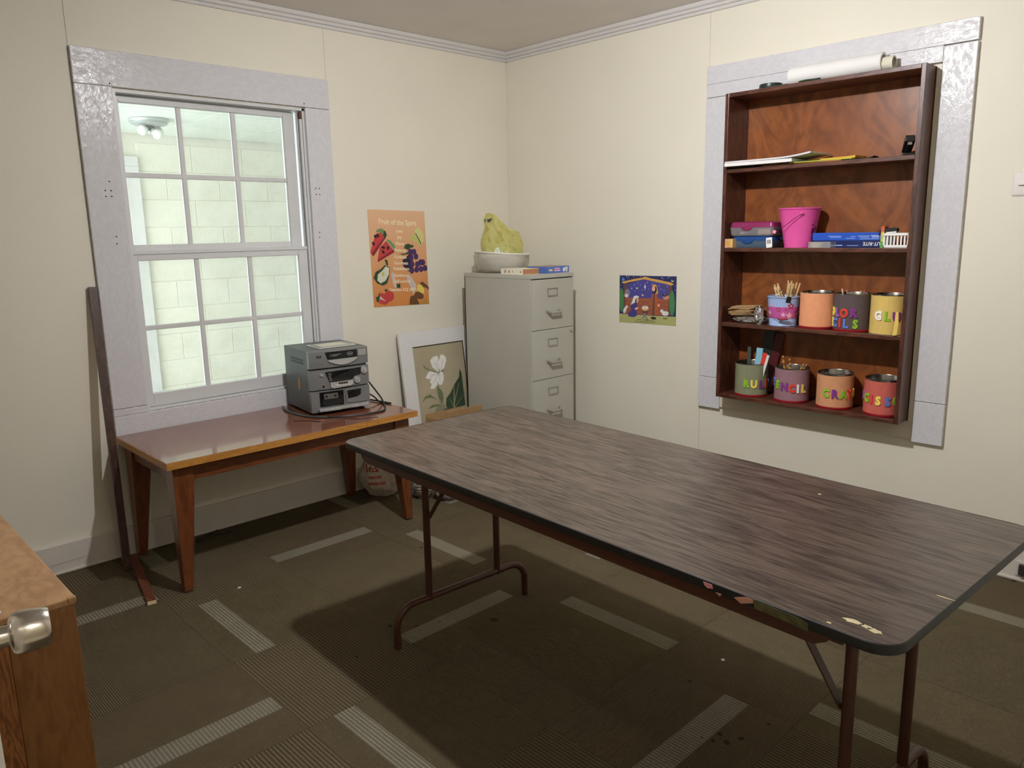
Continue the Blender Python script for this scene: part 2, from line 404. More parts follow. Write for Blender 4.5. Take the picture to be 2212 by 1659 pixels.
# ------------------------------------------------------------------ window_1
wn = thing('window_1', (-1.857, 0, .5), kind=S)
def casing(nm, x0, x1, z0, z1, m, th=.020, bev=.002): return MB().box(x0, x1, -th, -.0005, z0, z1).build(nm, m, wn, bevel=bev)
casing('casing_board', -2.447, WX0+.002, .682, 2.046, TRIMV)
casing('casing_board', WX1-.002, -1.267, .682, 2.045, TRIMV)
casing('casing_board', -2.447, -1.267, 2.047, 2.19, TRIMH)
# head board laps the left side board a little
casing('casing_board', -2.447, -1.267, .505, .648, TRIMH)
casing('casing_board', -2.447, WX0+.002, .649, .680, TRIMH); casing('casing_board', WX1-.002, -1.267, .649, .680, TRIMH)
jm = MB(); jm.box(WX0, WX0+.018, -.004, .13, WZ0, WZ1); jm.box(WX1-.012, WX1, 0, .13, WZ0, WZ1); jm.box(WX0, WX1, .0, .13, WZ1-.012, WZ1); jm.box(WX0, WX1, 0, .13, WZ0-.003, WZ0+.012)
jm.build('jamb', WHITE, wn)
MB().box(WX1-.024, WX1-.013, .004, .018, WZ0+.02, WZ1-.05).build('stop_strip', WHITE, wn, bevel=.002)
MB().box(WX1-.022, WX1-.013, .034, .046, WZ0+.02, WZ1-.02).build('stop_strip', WHITE, wn, bevel=.002)
MB().box(WX1-.024, WX1-.013, .004, .02, WZ1-.048, WZ1-.014).build('bare_wood_patch', mat('bare_brown_wood', (104, 66, 48), .7), wn)
GL = glass('old_window_glass')
def sash(nm, x0, x1, z0, z1, y, gx0, gx1, gz0, gz1):
    fr = MB(); th = .034
    fr.box(x0, gx0, y, y+th, z0, z1); fr.box(gx1, x1, y, y+th, z0, z1); fr.box(gx0, gx1, y, y+th, z0, gz0); fr.box(gx0, gx1, y, y+th, gz1, z1)
    f = fr.build(nm, WHITE, wn, bevel=.003)
    wx = (gx1-gx0)/3; mw = .021
    for i in (1, 2):
        MB().box(gx0+wx*i-mw/2, gx0+wx*i+mw/2, y+.006, y+th-.006, gz0-.001, gz1+.001).build('muntin', WHITE, f, bevel=.003)
    zm = (gz0+gz1)/2
    MB().box(gx0-.001, gx1+.001, y+.007, y+th-.007, zm-mw/2, zm+mw/2).build('muntin', WHITE, f, bevel=.003)
    for i in range(3):
        for a, b in ((gz0, zm), (zm, gz1)):
            MB().box(gx0+wx*i-.003, gx0+wx*(i+1)+.003, y+.016, y+.018, a-.003, b+.003).build('pane', GL, f)
    return f
# glass extents measured on each sash plane
sash('upper_sash', -2.286, -1.434, 1.33, 2.026, .050, -2.262, -1.492, 1.392, 1.998)
sash('lower_sash', -2.285, -1.428, .664, 1.362, .014, -2.262, -1.478, .722, 1.322)
# meeting rail cap
MB().box(-2.285, -1.428, .009, .05, 1.350, 1.366).build('meeting_rail', WHITE, wn, bevel=.002)
hole = mat('nail_hole', (48, 38, 32), .9, var=0)
for x, z in ((-2.355, 1.66), (-2.375, 1.622), (-2.352, 1.622), (-2.375, 1.598), (-2.352, 1.598), (-2.352, 1.43), (-2.353, 1.40), (-2.31, 2.058), (-1.41, 2.062), (-1.375, 1.655), (-1.355, 1.655), (-1.375, 1.625), (-1.355, 1.625), (-1.37, 1.435), (-1.372, 1.41)):
    MB().lathe([(0.0001, 0), (.0032, 0), (.0032, .0006), (.0001, .0006)], n=8, X=T(x, -.0202, z) @ RX(R(90)), m=hole).build('nail_hole', hole, wn)

# ------------------------------------------------------------------ porch seen through the window
PZ = 2.16; PY = 2.40
blockm = mat('pale_green_block_paint', (226, 221, 204), .8, var=.09, vscale=5, bump=.5, bscale=60)
pm = mat('pale_green_mortar', (216, 211, 196), .9, var=.04)
pw = MB().box(-3.7, 1.9, PY, PY+.1, -.2, 2.6).build('wall_porch_back', pm, kind=S)
for r in range(12):
    z0 = -.1+r*.2
    for k in range(9):
        x0 = -1.41+k*.4-(.2 if r % 2 else 0)
        a, b = max(x0, -1.405), x0+.4
        if b-a < .05: continue
        if z0+.2 > PZ+.06: continue
        MB().box(a+.002, b-.002, PY-.004, PY+.001, z0+.002, z0+.198).build('block', blockm, pw, bevel=.003, seg=1)
MB().box(1.8, 1.9, .14, PY, -.2, 2.6).build('wall_porch_right', blockm, kind=S)
pl = MB(); pl.box(-3.7, -3.6, .14, PY, -.2, .25); pl.box(-3.7, -3.6, .14, PY, 2.0, 2.6); pl.box(-3.7, -3.6, .14, .3, .25, 2.0); pl.box(-3.7, -3.6, 2.2, PY, .25, 2.0)
pl.build('wall_porch_left', blockm, kind=S)
MB().box(-3.7, 1.9, .14, PY, -.25, -.15).build('floor_porch', mat('porch_concrete', (170, 168, 160), .8), kind=S)
ptile = mat('white_ceiling_board', (228, 232, 222), .85, var=.03)
pc = MB().box(-3.7, 1.9, .14, PY, PZ+.012, PZ+.1).build('ceiling_porch', mat('ceiling_grid_line', (150, 156, 146), .8), kind=S)  # grey backing that shows as grid lines between the boards
for i in range(9):
    for j in range(4):
        x0, y0 = -3.76+i*.61, -.015+j*.61
        a, b, c_, d_ = max(x0, -3.6)+.004, min(x0+.61, 1.8)-.004, max(y0, .14)+.004, min(y0+.61, PY-.012)-.004
        if b-a > .05 and d_-c_ > .05:
            MB().box(a, b, c_, d_, PZ, PZ+.013).build('ceiling_board', ptile, pc)
# porch door with its white casing at the far left
d2 = thing('door_2', (-1.95, PY, -.15), kind=S)
MB().box(-1.50, -1.405, PY-.03, PY+.001, -.15, 1.93).build('casing_board', MOULD, d2, bevel=.004)
MB().box(-2.45, -1.405, PY-.03, PY+.001, 1.93, 2.0).build('casing_board', MOULD, d2, bevel=.004)
MB().box(-2.35, -1.51, PY-.012, PY+.001, -.15, 1.93).build('door_leaf', mat('daylight_tinted_door_paint', (196, 216, 232), .5), d2, bevel=.002)  # white door, with the blue of the daylight put into its colour
def fixture(nm, loc, label, bulbm, dirs, rad, br, metal):
    t = thing(nm, loc, label, 'ceiling light')
    b = MB().lathe([(rad*.98, 0), (rad*1.02, -.008), (rad, -.02), (rad*.9, -.024), (rad*.92, -.034), (rad*.7, -.042), (.03, -.046), (.0005, -.046)], n=32, m=metal)
    b.build('canopy', metal, t, smooth=True, local=True)
    for a, dz in dirs:
        dv = Vector((math.cos(R(a))*math.cos(R(dz)), math.sin(R(a))*math.cos(R(dz)), -math.sin(R(dz))))
        p0 = Vector((0, 0, -.05))+dv*.005
        s = MB().tube([p0, p0+dv*.03], .016, 12, BLACKP).build('socket', BLACKP, t, smooth=True, local=True)
        q = dv.to_track_quat('Z', 'Y').to_matrix().to_4x4()
        pr = [(br*math.sin(R(f)), .012+br*1.25-br*math.cos(R(f))*1.0) for f in range(110, 181, 10)]
        pr[-1] = (.0005, pr[-1][1])
        MB().lathe([(.012, 0), (.014, .012), (br*.8, .012+br*.7), (br*1.01, .012+br*1.25), (br*.94, .012+br*1.592)], n=20, m=WBULB, X=T(*(p0+dv*.028)) @ q).build('added_bulb_collar', WBULB, t, smooth=True, local=True)  # opaque collar added to shield the bulb's rear and aim its light
        MB().lathe(pr, n=20, m=bulbm, X=T(*(p0+dv*.028)) @ q).build('bulb', bulbm, t, smooth=True, local=True)
    return t
WBULB = mat('white_added_collar', (235, 235, 232), .4, var=0)
GALV = mat('dull_galvanised_metal', (176, 182, 182), .4, .6, var=.05)
fixture('ceiling_light', (-1.575, 1.62, PZ), 'round porch ceiling light with bare bulbs, seen through the upper window sash', mat('frosted_bulb_glass', (238, 240, 236), .3, var=0),
        [(-70, 35), (-140, 20), (30, 15)], .118, .031, GALV)
fixture('ceiling_light', (-1.935, -2.06, H), 'round bare-bulb light fixture lighting the room from its ceiling', emis('lit_bulb', (.985, .99, 1.0), BULB),
        [(35, 50), (-5, 50)], .15, .031, GALV)

# ------------------------------------------------------------------ trim around the shelf opening (trim_3)
t3 = thing('trim_3', (0, -2.03, .5), kind=S)
def rb_(nm, y0, y1, z0, z1, m, th=.020, bev=.002): return MB().box(-th, -.0005, y0, y1, z0, z1).build(nm, m, t3, bevel=bev)
rb_('casing_board', -1.436, -1.552, .664, 2.04, TRIMV)
rb_('casing_board', -2.497, -2.617, .682, 2.10, TRIMV)
rb_('casing_board', -1.436, -2.617, 2.042 if False else 2.104, 2.187, TRIMH)
rb_('casing_board', -1.436, -2.4965, 2.042, 2.1035, TRIMH)
rb_('casing_board', -1.436, -1.562, .502, .662, TRIMV)
rb_('casing_board', -2.497, -2.617, .502, .680, TRIMV)
PANEL = mat('cream_filler_panel', (220, 211, 194), .5, var=.02)
pn = MB(); pn.box(-.014, -.0005, -2.4965, -1.5625, .512, .589); pn.box(-.018, -.0005, -2.4965, -2.4775, .589, 2.03); pn.box(-.014, -.0005, -1.602, -1.5525, .589, 2.03)
pn.build('filler_panel', PANEL, t3, bevel=.001)

# ------------------------------------------------------------------ shelf unit
SW = wood('dark_stained_shelf_wood', (62, 32, 23), (96, 54, 38), 5, (6, 6, 1), 4, .38, .25)
SWH = wood('dark_stained_shelf_board', (62, 32, 23), (102, 60, 44), 5, (6, 1, 6), 4, .38, .25)
SB = wood('stained_plywood_back', (104, 54, 26), (158, 92, 46), 2.2, (1.6, 1.6, 1), 6, .34, .25, lo=.0, hi=1.0)
sh = thing('wall_shelf', (-.03, -2.04, .59), 'dark stained wooden shelf unit with four shelves, set into white-framed wall opening', 'shelf')
XB, XF = .062, -.124
YL, YR = -1.605, -2.475
MB().box(XB, XB+.008, YR, YL, .592, 2.03).build('back_panel', SB, sh)
MB().box(XF, XB, YL-.018, YL, .592, 2.03).build('side_panel', SW, sh, bevel=.0015)
MB().box(XF, XB, YR, YR+.018, .592, 2.03).build('side_panel', SW, sh, bevel=.0015)
MB().box(XF-.001, XB, YR+.018, YL-.018, 2.012, 2.03).build('top_board', SWH, sh, bevel=.0015)
STOP = [.61, .965, 1.325, 1.69]
for z in STOP:
    MB().box(XF-.001 if z < .7 else XF+.003, XB, YR+.0185, YL-.0185, z-.018, z).build('shelf_board', SWH, sh, bevel=.0015)

# ---- craft cans
RED = mat('red_plastic_lid', (150, 22, 34), .4)
TIN = mat('tin_inside', (150, 146, 140), .25, 1, var=.05)
LET = {'g': mat('green_foam_letter', (140, 190, 40), .7, var=0), 'y': mat('yellow_foam_letter', (245, 220, 100), .7, var=0), 'p': mat('purple_foam_letter', (130, 50, 135), .7, var=0),
       'r': mat('red_foam_letter', (222, 60, 45), .7, var=0), 'b': mat('blue_foam_letter', (95, 125, 205), .7, var=0), 'w': mat('white_foam_letter', (245, 242, 238), .7, var=0), 'l': mat('lilac_foam_letter', (165, 95, 175), .7, var=0)}
def can(y, z, wrapc, label, letters=(), h=.160, r=.0775, x=-.035, red=True, top=0.004, zl=.44):
    t = thing('craft_can', (x, y, z), label, 'can', group='paper-wrapped craft cans on the shelf')
    a0 = math.atan2(-3.6221-y, -3.4689-x)             # the lettered side faces the room
    b = MB()
    b.lathe([(.0005, .012), (r-.004, .012), (r-.004, h-.002), (r-.0025, h+.001), (r-.0008, h), (r-.0008, .004)], n=40, m=TIN)
    b.build('tin', TIN, t, smooth=True, local=True)
    if red:
        MB().lathe([(.0005, 0), (r+.0005, 0), (r+.002, .002), (r+.002, .009), (r-.001, .012)], n=40, m=RED).build('base_lid', RED, t, smooth=True, local=True)
    wm_ = mat('wrap_%d_%d_%d' % wrapc, wrapc, .85, var=.05, vscale=40, bump=.15, bscale=120)
    z0 = .011 if red else .001
    MB().lathe([(r-.0006, z0), (r+.0006, z0), (r+.0006, h-top), (r-.0006, h-top)], n=48, m=wm_).build('paper_wrap', wm_, t, smooth=True, local=True)
    for ch, ang, c, row in letters:
        th = a0+R(ang)
        def fn(px, py, pz, th=th, row=row):
            q = th+px/(r+.002); rr = r+.0008+pz+.002
            return (rr*math.cos(q), rr*math.sin(q), row*h+py)
        MB().text(ch, .050, LET[c], ext=.002, off=.0028, fn=fn, sx=.86).build('letter', LET[c], t, local=True)
    return t
Z0, Z1, Z2, Z3 = STOP
can(-1.748, Z0, (134, 136, 106), 'sage-green paper can of rulers lettered RULERS on the bottom shelf', [('R', -17, 'g', .40), ('U', 9, 'y', .39), ('L', 35, 'p', .38), ('E', 62, 'r', .38), ('R', 90, 'b', .38), ('S', 116, 'y', .38)])
can(-1.957, Z0, (150, 112, 122), 'mauve paper can lettered PENCIL on the bottom shelf', [('P', -78, 'b', .55), ('E', -50, 'g', .50), ('N', -24, 'p', .46), ('C', 2, 'r', .43), ('I', 20, 'w', .42), ('L', 40, 'y', .42)])
can(-2.163, Z0, (212, 150, 108), 'tan-orange paper can lettered CRAYONS on the bottom shelf', [('C', -27, 'g', .45), ('R', 0, 'p', .44), ('A', 27, 'g', .43), ('Y', 51, 'r', .43), ('O', 77, 'y', .44), ('N', 104, 'b', .44), ('S', 130, 'r', .44)], top=.008)
can(-2.376, Z0, (202, 98, 86), 'coral paper can lettered SCISSORS on the bottom shelf', [('S', -78, 'l', .50), ('C', -54, 'g', .47), ('I', -34, 'r', .45), ('S', -14, 'y', .43), ('S', 13, 'b', .42), ('O', 41, 'g', .42), ('R', 68, 'p', .42), ('S', 95, 'r', .42)], top=.008)
can(-2.062, Z1, (236, 160, 116), 'plain orange paper can beside the blue pail on the third shelf', h=.163)
can(-2.2200, Z1, (90, 76, 76), 'dark grey-brown paper can lettered COLOR PENCILS on the third shelf',
    [('C', -100, 'g', .5), ('O', -75, 'y', .5), ('L', -50, 'l', .5), ('O', -26, 'r', .49), ('R', 2, 'p', .50), ('P', -128, 'r', .22), ('E', -103, 'b', .22), ('N', -80, 'y', .22), ('C', -58, 'b', .22), ('I', -38, 'r', .22), ('L', -19, 'b', .21), ('S', 9, 'g', .20)], h=.163)
can(-2.378, Z1, (220, 186, 104), 'tan-yellow paper can lettered GLUE at the right end of the third shelf', [('G', -34, 'w', .47), ('L', -8, 'g', .46), ('U', 18, 'p', .45), ('E', 45, 'y', .45)], h=.166, red=False)
MB().prism([(0, 0), (.016, .004), (.02, .05), (.017, .10), (.006, .098), (.004, .05)], 0, .002, X=basis((-.128, -2.428, Z1+.002), (0, -1, 0), (0, 0, 1), (-1, 0, 0))).build(
    'paper_strip', mat('yellow_card_strip', (230, 196, 100), .8), label='yellow card strip standing against the glue can', cat='paper')
# rulers and brushes in the cans
def stick(nm, p0, p1, wd, th, m, label, cat, group=None, up=(-1, -.4, 0), bev=.0008):
    return MB().bar(p0, p1, wd, th, m, up).build(nm, m, bevel=bev, label=label, cat=cat, group=group)
RB = mat('pale_blue_ruler_plastic', (150, 205, 228), .3)
rl = stick('ruler', (-.055, -1.772, Z0+.015), (-.045, -1.792, Z0+.235), .030, .003, RB, 'pale blue ruler standing in the sage-green can', 'ruler')
for k in range(12):
    MB().bar((-.0565, -1.775-.0012*k+.012, Z0+.15+.006*k), (-.0565, -1.775-.0012*k+.006, Z0+.15+.006*k), .001, .001, BLACKP).build('tick_mark', BLACKP, rl)
stick('ruler', (-.07, -1.785, Z0+.015), (-.055, -1.826, Z0+.215), .020, .004, mat('red_ruler_plastic', (226, 70, 45), .3), 'orange-red ruler leaning in the sage-green can', 'ruler')
stick('ruler', (-.066, -1.797, Z0+.015), (-.051, -1.840, Z0+.205), .012, .004, mat('clear_white_ruler', (235, 232, 235), .25), 'white ruler edge beside the red ruler in the sage-green can', 'ruler')
stick('ruler', (.0, -1.775, Z0+.015), (.035, -1.800, Z0+.315), .048, .003, mat('black_ruler', (26, 34, 34), .4), 'tall black ruler at the back of the sage-green can', 'ruler')
stick('ruler', (.018, -1.80, Z0+.015), (.045, -1.848, Z0+.30), .04, .003, mat('maroon_ruler', (84, 20, 26), .4), 'tall maroon ruler at the back of the sage-green can', 'ruler')
stick('ruler', (-.02, -1.72, Z0+.015), (.02, -1.700, Z0+.225), .018, .004, mat('dark_green_ruler', (40, 48, 30), .4), 'dark olive ruler at the left of the sage-green can', 'ruler')
PO = mat('orange_pencil_paint', (222, 150, 50), .35); ER = mat('pink_eraser', (220, 140, 120), .7); FER = mat('brass_ferrule', (200, 170, 100), .3, 1)
def pencil(p0, p1, label, group='pencils in the mauve can'):
    p0, p1 = Vector(p0), Vector(p1); d = (p1-p0).normalized(); L = (p1-p0).length
    t = thing('pencil', p0, label, 'pencil', group=group)
    MB().tube([p0, p1-d*.018], .0038, 6, PO).build('shaft', PO, t)
    MB().tube([p1-d*.018, p1-d*.008], .004, 10, FER).build('ferrule', FER, t, smooth=True)
    MB().tube([p1-d*.008, p1-d*.002, p1], [.0038, .0038, .002], 10, ER).build('eraser', ER, t, smooth=True)
for a, b, lb in (((-.05, -1.945, Z0+.015), (-.058, -1.918, Z0+.212), 'tallest orange pencil in the mauve can, leftmost'), ((-.05, -1.955, Z0+.015), (-.075, -1.928, Z0+.19), 'orange pencil in front of the tallest one in the mauve can'),
                 ((-.03, -1.955, Z0+.015), (-.045, -1.945, Z0+.198), 'orange pencil right of the tallest one in the mauve can'), ((-.02, -1.955, Z0+.015), (-.05, -1.952, Z0+.18), 'short orange pencil in the middle of the mauve can'),
                 ((-.06, -1.95, Z0+.03), (-.03, -2.008, Z0+.180), 'orange pencil tilted to the right rim of the mauve can'), ((-.05, -1.94, Z0+.03), (-.02, -2.018, Z0+.176), 'second pencil tilted to the right rim of the mauve can')):
    pencil(a, b, lb)
for k, (dx, dy, tx_, ty_, zz) in enumerate(((.0, .03, -.02, .045, .181), (.01, .02, -.01, .028, .176), (.0, -.01, .0, -.03, .174), (.02, -.03, .0, -.045, .178))):
    pc_ = [mat('colour_pencil_a', (225, 205, 190), .5), mat('colour_pencil_b', (190, 130, 110), .5), mat('colour_pencil_c', (205, 190, 150), .5), mat('colour_pencil_d', (180, 120, 120), .5)][k]
    MB().tube([(-.035+dx, -2.220+dy*.5, Z1+.015), (-.035+tx_, -2.220+ty_, Z1+zz)], .0035, 6, pc_).build('colour_pencil', pc_, label='%s tip of colour pencil just above the rim of the dark grey-brown can' % ['leftmost', 'second', 'third', 'rightmost'][k], cat='pencil', group='colour pencils in the dark can')

# ---- third shelf: blue pail with clothespins, folded paper bags, bag of beads
BLUE = mat('light_blue_pail_paint', (158, 180, 222), .35, var=.04, vscale=30); PINKB = mat('pink_pail_band', (196, 92, 160), .35, var=.05, vscale=40)
bk = thing('tin_pail', (-.045, -1.902, Z1), 'small light blue tin pail with pink flowered band holding clothespins', 'pail')
rt, rbm, hh = .073, .062, .137
rad = lambda z: rbm+(rt-rbm)*z/hh
MB().lathe([(.0005, .002), (rbm-.003, .002), (rt-.002, hh-.002), (rt, hh+.001), (rt+.003, hh-.001), (rt+.002, hh-.006), (rt-.0005, hh-.006), (rbm, .006), (rbm+.002, .003), (rbm, 0), (rbm-.003, 0)], n=40, m=BLUE).build('pail_body', BLUE, bk, smooth=True, local=True)
MB().lathe([(rad(.036)+.0004, .036), (rad(.09)+.0006, .09)], n=40, m=PINKB).build('pink_band', PINKB, bk, smooth=True, local=True)
a0 = math.atan2(-3.6221+1.912, -3.4689+.045)
def onpail(ang, zc, R_=0):
    def fn(px, py, pz): q = a0+R(ang)+px/.07; rr = rad(zc+py)+.0012+pz; return (rr*math.cos(q), rr*math.sin(q), zc+py)
    return fn
MAG = mat('magenta_flower_print', (170, 40, 110), .4, var=0); YEL = mat('yellow_flower_print', (240, 210, 120), .4, var=0); LPK = mat('light_pink_flower_print', (240, 170, 205), .4, var=0)
for ang, zc, rr, mm in ((27, .095, .016, MAG), (24, .05, .017, LPK), (-18, .078, .011, MAG), (-62, .06, .015, LPK), (55, .06, .014, MAG), (-45, .10, .008, LPK), (0, .055, .012, LPK), (10, .08, .008, MAG)):
    fm = MB(); fn = onpail(ang, zc)
    for k in range(5):
        q = R(72*k+20); fm.add([fn(*(p+(0,))) for p in ell(rr*.55*math.cos(q), rr*.55*math.sin(q), rr*.45, rr*.28, 8, rot=72*k+20)], [tuple(range(8))], mm)
    fm.add([fn(p[0], p[1], .0005) for p in ell(0, 0, rr*.25, rr*.25, 8)], [tuple(range(8))], YEL)
    fm.build('flower_print', mm, bk, local=True)
pts = []
for k in range(13):
    q = R(-95+190*k/12)+a0
    drop = math.cos(R(-95+190*k/12))
    pts.append((.082*math.cos(q)+(.004*math.cos(a0)), .082*math.sin(q), .118-.082*max(drop, 0)**.9))
MB().tube(pts, .0012, 6, CHROME).build('wire_handle', CHROME, bk, smooth=True, local=True)
GRIP = mat('maroon_handle_grip', (150, 50, 70), .5)
MB().tube([pts[5], pts[6], pts[7]], .006, 10, GRIP).build('handle_grip', GRIP, bk, smooth=True, local=True)
BT = mat('black_tape', (20, 18, 18), .5); fn = onpail(14, .125)
MB().add([fn(-.010, -.013, .0008), fn(.010, -.016, .0008), fn(.012, .013, .0045), fn(-.006, .014, .0045)], [(0, 1, 2, 3)], BT).build('tape_patch', BT, bk, local=True)
CP = wood('clothespin_wood', (200, 165, 112), (226, 196, 146), 20, (6, 6, 1), 3, .7)
def clothespin(i, p0, p1, label):
    p0, p1 = Vector(p0), Vector(p1); t = thing('clothespin', p0, label, 'clothespin', group='wooden clothespins in the blue pail')
    d = (p1-p0).normalized(); sd = d.cross(Vector((-.85, -.5, 0))).normalized()
    for s in (-1, 1):
        MB().bar(p0+sd*s*.0045, p1+sd*s*.0075, .0065, .010, CP, (-.85, -.5, 0)).build('prong', CP, t, bevel=.001)
    c = (p0*.45+p1*.55)
    MB().tube([c-sd*.011, c+sd*.011], .0035, 8, CHROME).build('spring', CHROME, t, smooth=True)
for i, (a, b, lb) in enumerate((((-.04, -1.900, Z1+.10), (-.045, -1.858, Z1+.190), 'clothespin leaning left in the blue pail'), ((-.06, -1.895, Z1+.10), (-.075, -1.873, Z1+.180), 'second clothespin leaning left, in front, in the blue pail'),
        ((-.04, -1.915, Z1+.10), (-.04, -1.925, Z1+.208), 'tallest clothespin, upright in the middle of the blue pail'), ((-.06, -1.925, Z1+.10), (-.055, -1.942, Z1+.198), 'clothespin just right of the tallest one in the blue pail'),
        ((-.05, -1.945, Z1+.10), (-.045, -1.968, Z1+.200), 'clothespin leaning right at the right rim of the blue pail'), ((-.075, -1.935, Z1+.10), (-.09, -1.952, Z1+.196), 'front clothespin at the right rim of the blue pail'))):
    clothespin(i, a, b, lb)
KR = mat('kraft_paper', (186, 152, 108), .85, var=.08, vscale=30)
for k in range(7):
    z = Z1+.040+k*.0062
    X = T(-.045+rnd.uniform(-.006, .006), -1.712+rnd.uniform(-.01, .01), z) @ RZ(R(rnd.uniform(-10, 10))) @ RX(R(-3))
    m_ = MB().box(-.055, .055, -.062, .062, 0, .0022, X=X).box(-.055, .02, -.060, .060, .0024, .0046, X=X)
    m_.build('paper_bag', KR, bevel=.0008, seg=1, label='%s folded brown paper bag in the stack on the third shelf' % ['lowest', 'second lowest', 'third lowest', 'middle', 'third highest', 'second highest', 'topmost'][k], cat='paper bag', group='folded brown paper bags')
def blob(c, rx, ry, rz, seed, amp=.15, fr=2.0, sub=4, flatb=True, ridg=True, zmin=None):
    bm = bmesh.new(); bmesh.ops.create_icosphere(bm, subdivisions=sub, radius=1)
    off = Vector((seed*3.1, seed*1.7, seed*.9)); vs_ = []
    for v in bm.verts:
        p = v.co.copy()
        nn = noise.noise(p*fr+off)*amp+noise.noise(p*fr*2.3+off)*amp*.6
        if ridg: nn += (1-abs(noise.noise(p*fr*1.6-off))*2)*amp*.5+(1-abs(noise.noise(p*fr*4-off))*2)*amp*.2
        p = p*(1+nn)
        q = Vector((c[0]+p.x*rx, c[1]+p.y*ry, c[2]+p.z*rz))
        if zmin is not None and q.z < zmin: q.z = zmin+.0005*(q.z-zmin)
        vs_.append(tuple(q))
    fs = [tuple(v.index for v in f.verts) for f in bm.faces]; bm.free()
    return vs_, fs
CLEAR = film('clear_plastic_film', (214, 208, 200), .45, .12, .8, 60)
bb_ = thing('bead_bag', (-.06, -1.74, Z1), 'clear plastic bag of silver beads lying under the brown paper bags', 'bag')
MB().add(*blob((-.05, -1.735, Z1+.019), .052, .085, .019, 3, .12, 3, 4, zmin=Z1), CLEAR).build('plastic_film', CLEAR, bb_, smooth=True)
SIL = mat('silver_bead', (205, 196, 182), .2, .9)
bd = MB()
for k in range(60):
    cx, cy, cz = -.05+rnd.uniform(-.035, .03), -1.735+rnd.uniform(-.06, .06), Z1+.008+rnd.uniform(0, .012)
    bd.lathe([(.0003, -.005), (.004, -.003), (.0052, 0), (.004, .003), (.0003, .005)], (cx, cy, cz), 8, SIL)
bd.build('beads', SIL, bb_, smooth=True, kind='stuff')
FOIL = mat('crumpled_foil', (205, 205, 208), .18, 1, bump=.9, bscale=60)
MB().add(*blob((-.098, -1.806, Z1+.042), .018, .020, .038, 8, .3, 2.5, 4, zmin=Z1), FOIL).build('foil_wad', FOIL, smooth=True, label='crumpled silver foil beside the blue pail', cat='foil')

# ---- second shelf
def pbox(nm, y0, y1, x0, x1, z, h, base, lid, label):
    t = thing(nm, ((x0+x1)/2, (y0+y1)/2, z), label, 'pencil box')
    zz = z+h*.58
    ring = lambda z_, ins: [(p[0], p[1], z_) for p in rrect(x0+ins, x1-ins, y1+ins, y0-ins, .014)]
    MB().loft([ring(z, .007), ring(z+.006, .003), ring(zz-.003, 0), ring(zz-.003, -.001), ring(zz, -.001)], base).build('tray', base, t, smooth=True)
    MB().loft([ring(zz+.0004, -.001), ring(zz+.003, -.001), ring(zz+.004, .001), ring(z+h-.006, .004), ring(z+h-.001, .010)], lid).build('lid', lid, t, smooth=True)
    ym = (y0+y1)/2
    MB().prism(ell(0, 0, .032, .02, 16, 180, 360), 0, .003, X=basis((x0-.0008, ym+.02, zz+.006), (0, -1, 0), (0, 0, 1), (-1, 0, 0))).build('latch_tab', lid, t, bevel=.001)
    return t
pbox('pencil_box', -1.640, -1.852, -.090, .050, Z2, .055, mat('grey_blue_frosted_tray', (84, 104, 124), .3), mat('blue_box_lid', (30, 70, 130), .3), 'blue-lidded pencil box lying under the pink-lidded one')
FROST = film('frosted_clear_tray', (205, 200, 205), .55, .25, .2, 20)
pbox('pencil_box', -1.632, -1.856, -.095, .050, Z2+.0552, .066, FROST, mat('plum_box_lid', (140, 44, 92), .3), 'clear pencil box with plum-pink lid on top of the blue one')
for i, (y, c_, lb) in enumerate(((-1.70, (240, 238, 232), 'white crayons and erasers inside the clear pencil box'), (-1.80, (226, 196, 170), 'small printed box inside the clear pencil box'))):
    cm_ = mat('box_content_%d' % i, c_, .7, var=.12, vscale=60)
    m_ = MB()
    if i == 0:
        for k in range(6): m_.tube([(-.06+.014*k, y+.03-.01*k, Z2+.067+.006*(k % 2)), (-.05+.012*k, y-.03, Z2+.069+.008*(k % 3))], .006, 8, cm_)
    else: m_.box(-.078, -.02, y-.035, y+.028, Z2+.062, Z2+.088)
    m_.build('box_content', cm_, label=lb, cat='stationery')
sb_ = thing('small_box', (-.105, -1.637, Z2), 'small tan and yellow printed box with star at left end of second shelf', 'box')
TANB = mat('tan_printed_card', (206, 160, 120), .7, var=.1, vscale=40)
MB().box(-.122, -.082, -1.668, -1.626, Z2, Z2+.042).build('carton', TANB, sb_, bevel=.001)
st_ = [(.013*math.sin(R(72*k*.5))*(1 if k % 2 == 0 else .42), .013*math.cos(R(36*k))*(1 if k % 2 == 0 else .42)) for k in range(10)]
OR = mat('orange_star_print', (226, 150, 30), .6, var=0)
MB().flat(st_, .0004, OR, basis((-.122, -1.643, Z2+.021), (0, -1, 0), (0, 0, 1), (-1, 0, 0))).build('star_print', OR, sb_)
YB = mat('yellow_print_panel', (216, 190, 92), .6, var=.1, vscale=90)
MB().box(-.1226, -.1221, -1.668, -1.656, Z2+.001, Z2+.041).build('print_panel', YB, sb_)
PINK = mat('hot_pink_pail_paint', (224, 84, 160), .3, var=.05, vscale=18)
pk = thing('pink_pail', (-.035, -1.953, Z2), 'hot pink metal pail with wire handle on the second shelf', 'pail')
rt, rbm, hh = .091, .061, .176
MB().lathe([(.0005, .002), (rbm-.003, .002), (rt-.002, hh-.002), (rt, hh+.001), (rt+.003, hh-.001), (rt+.0025, hh-.006), (rt-.001, hh-.007), (rbm, .006), (rbm+.001, .003), (rbm, 0), (rbm-.003, 0)], n=48, m=PINK).build('pail_body', PINK, pk, smooth=True, local=True)
a0 = math.atan2(-3.6221+1.953, -3.4689+.035)
e1 = Vector((math.cos(a0+R(6)), math.sin(a0+R(6)), 0))
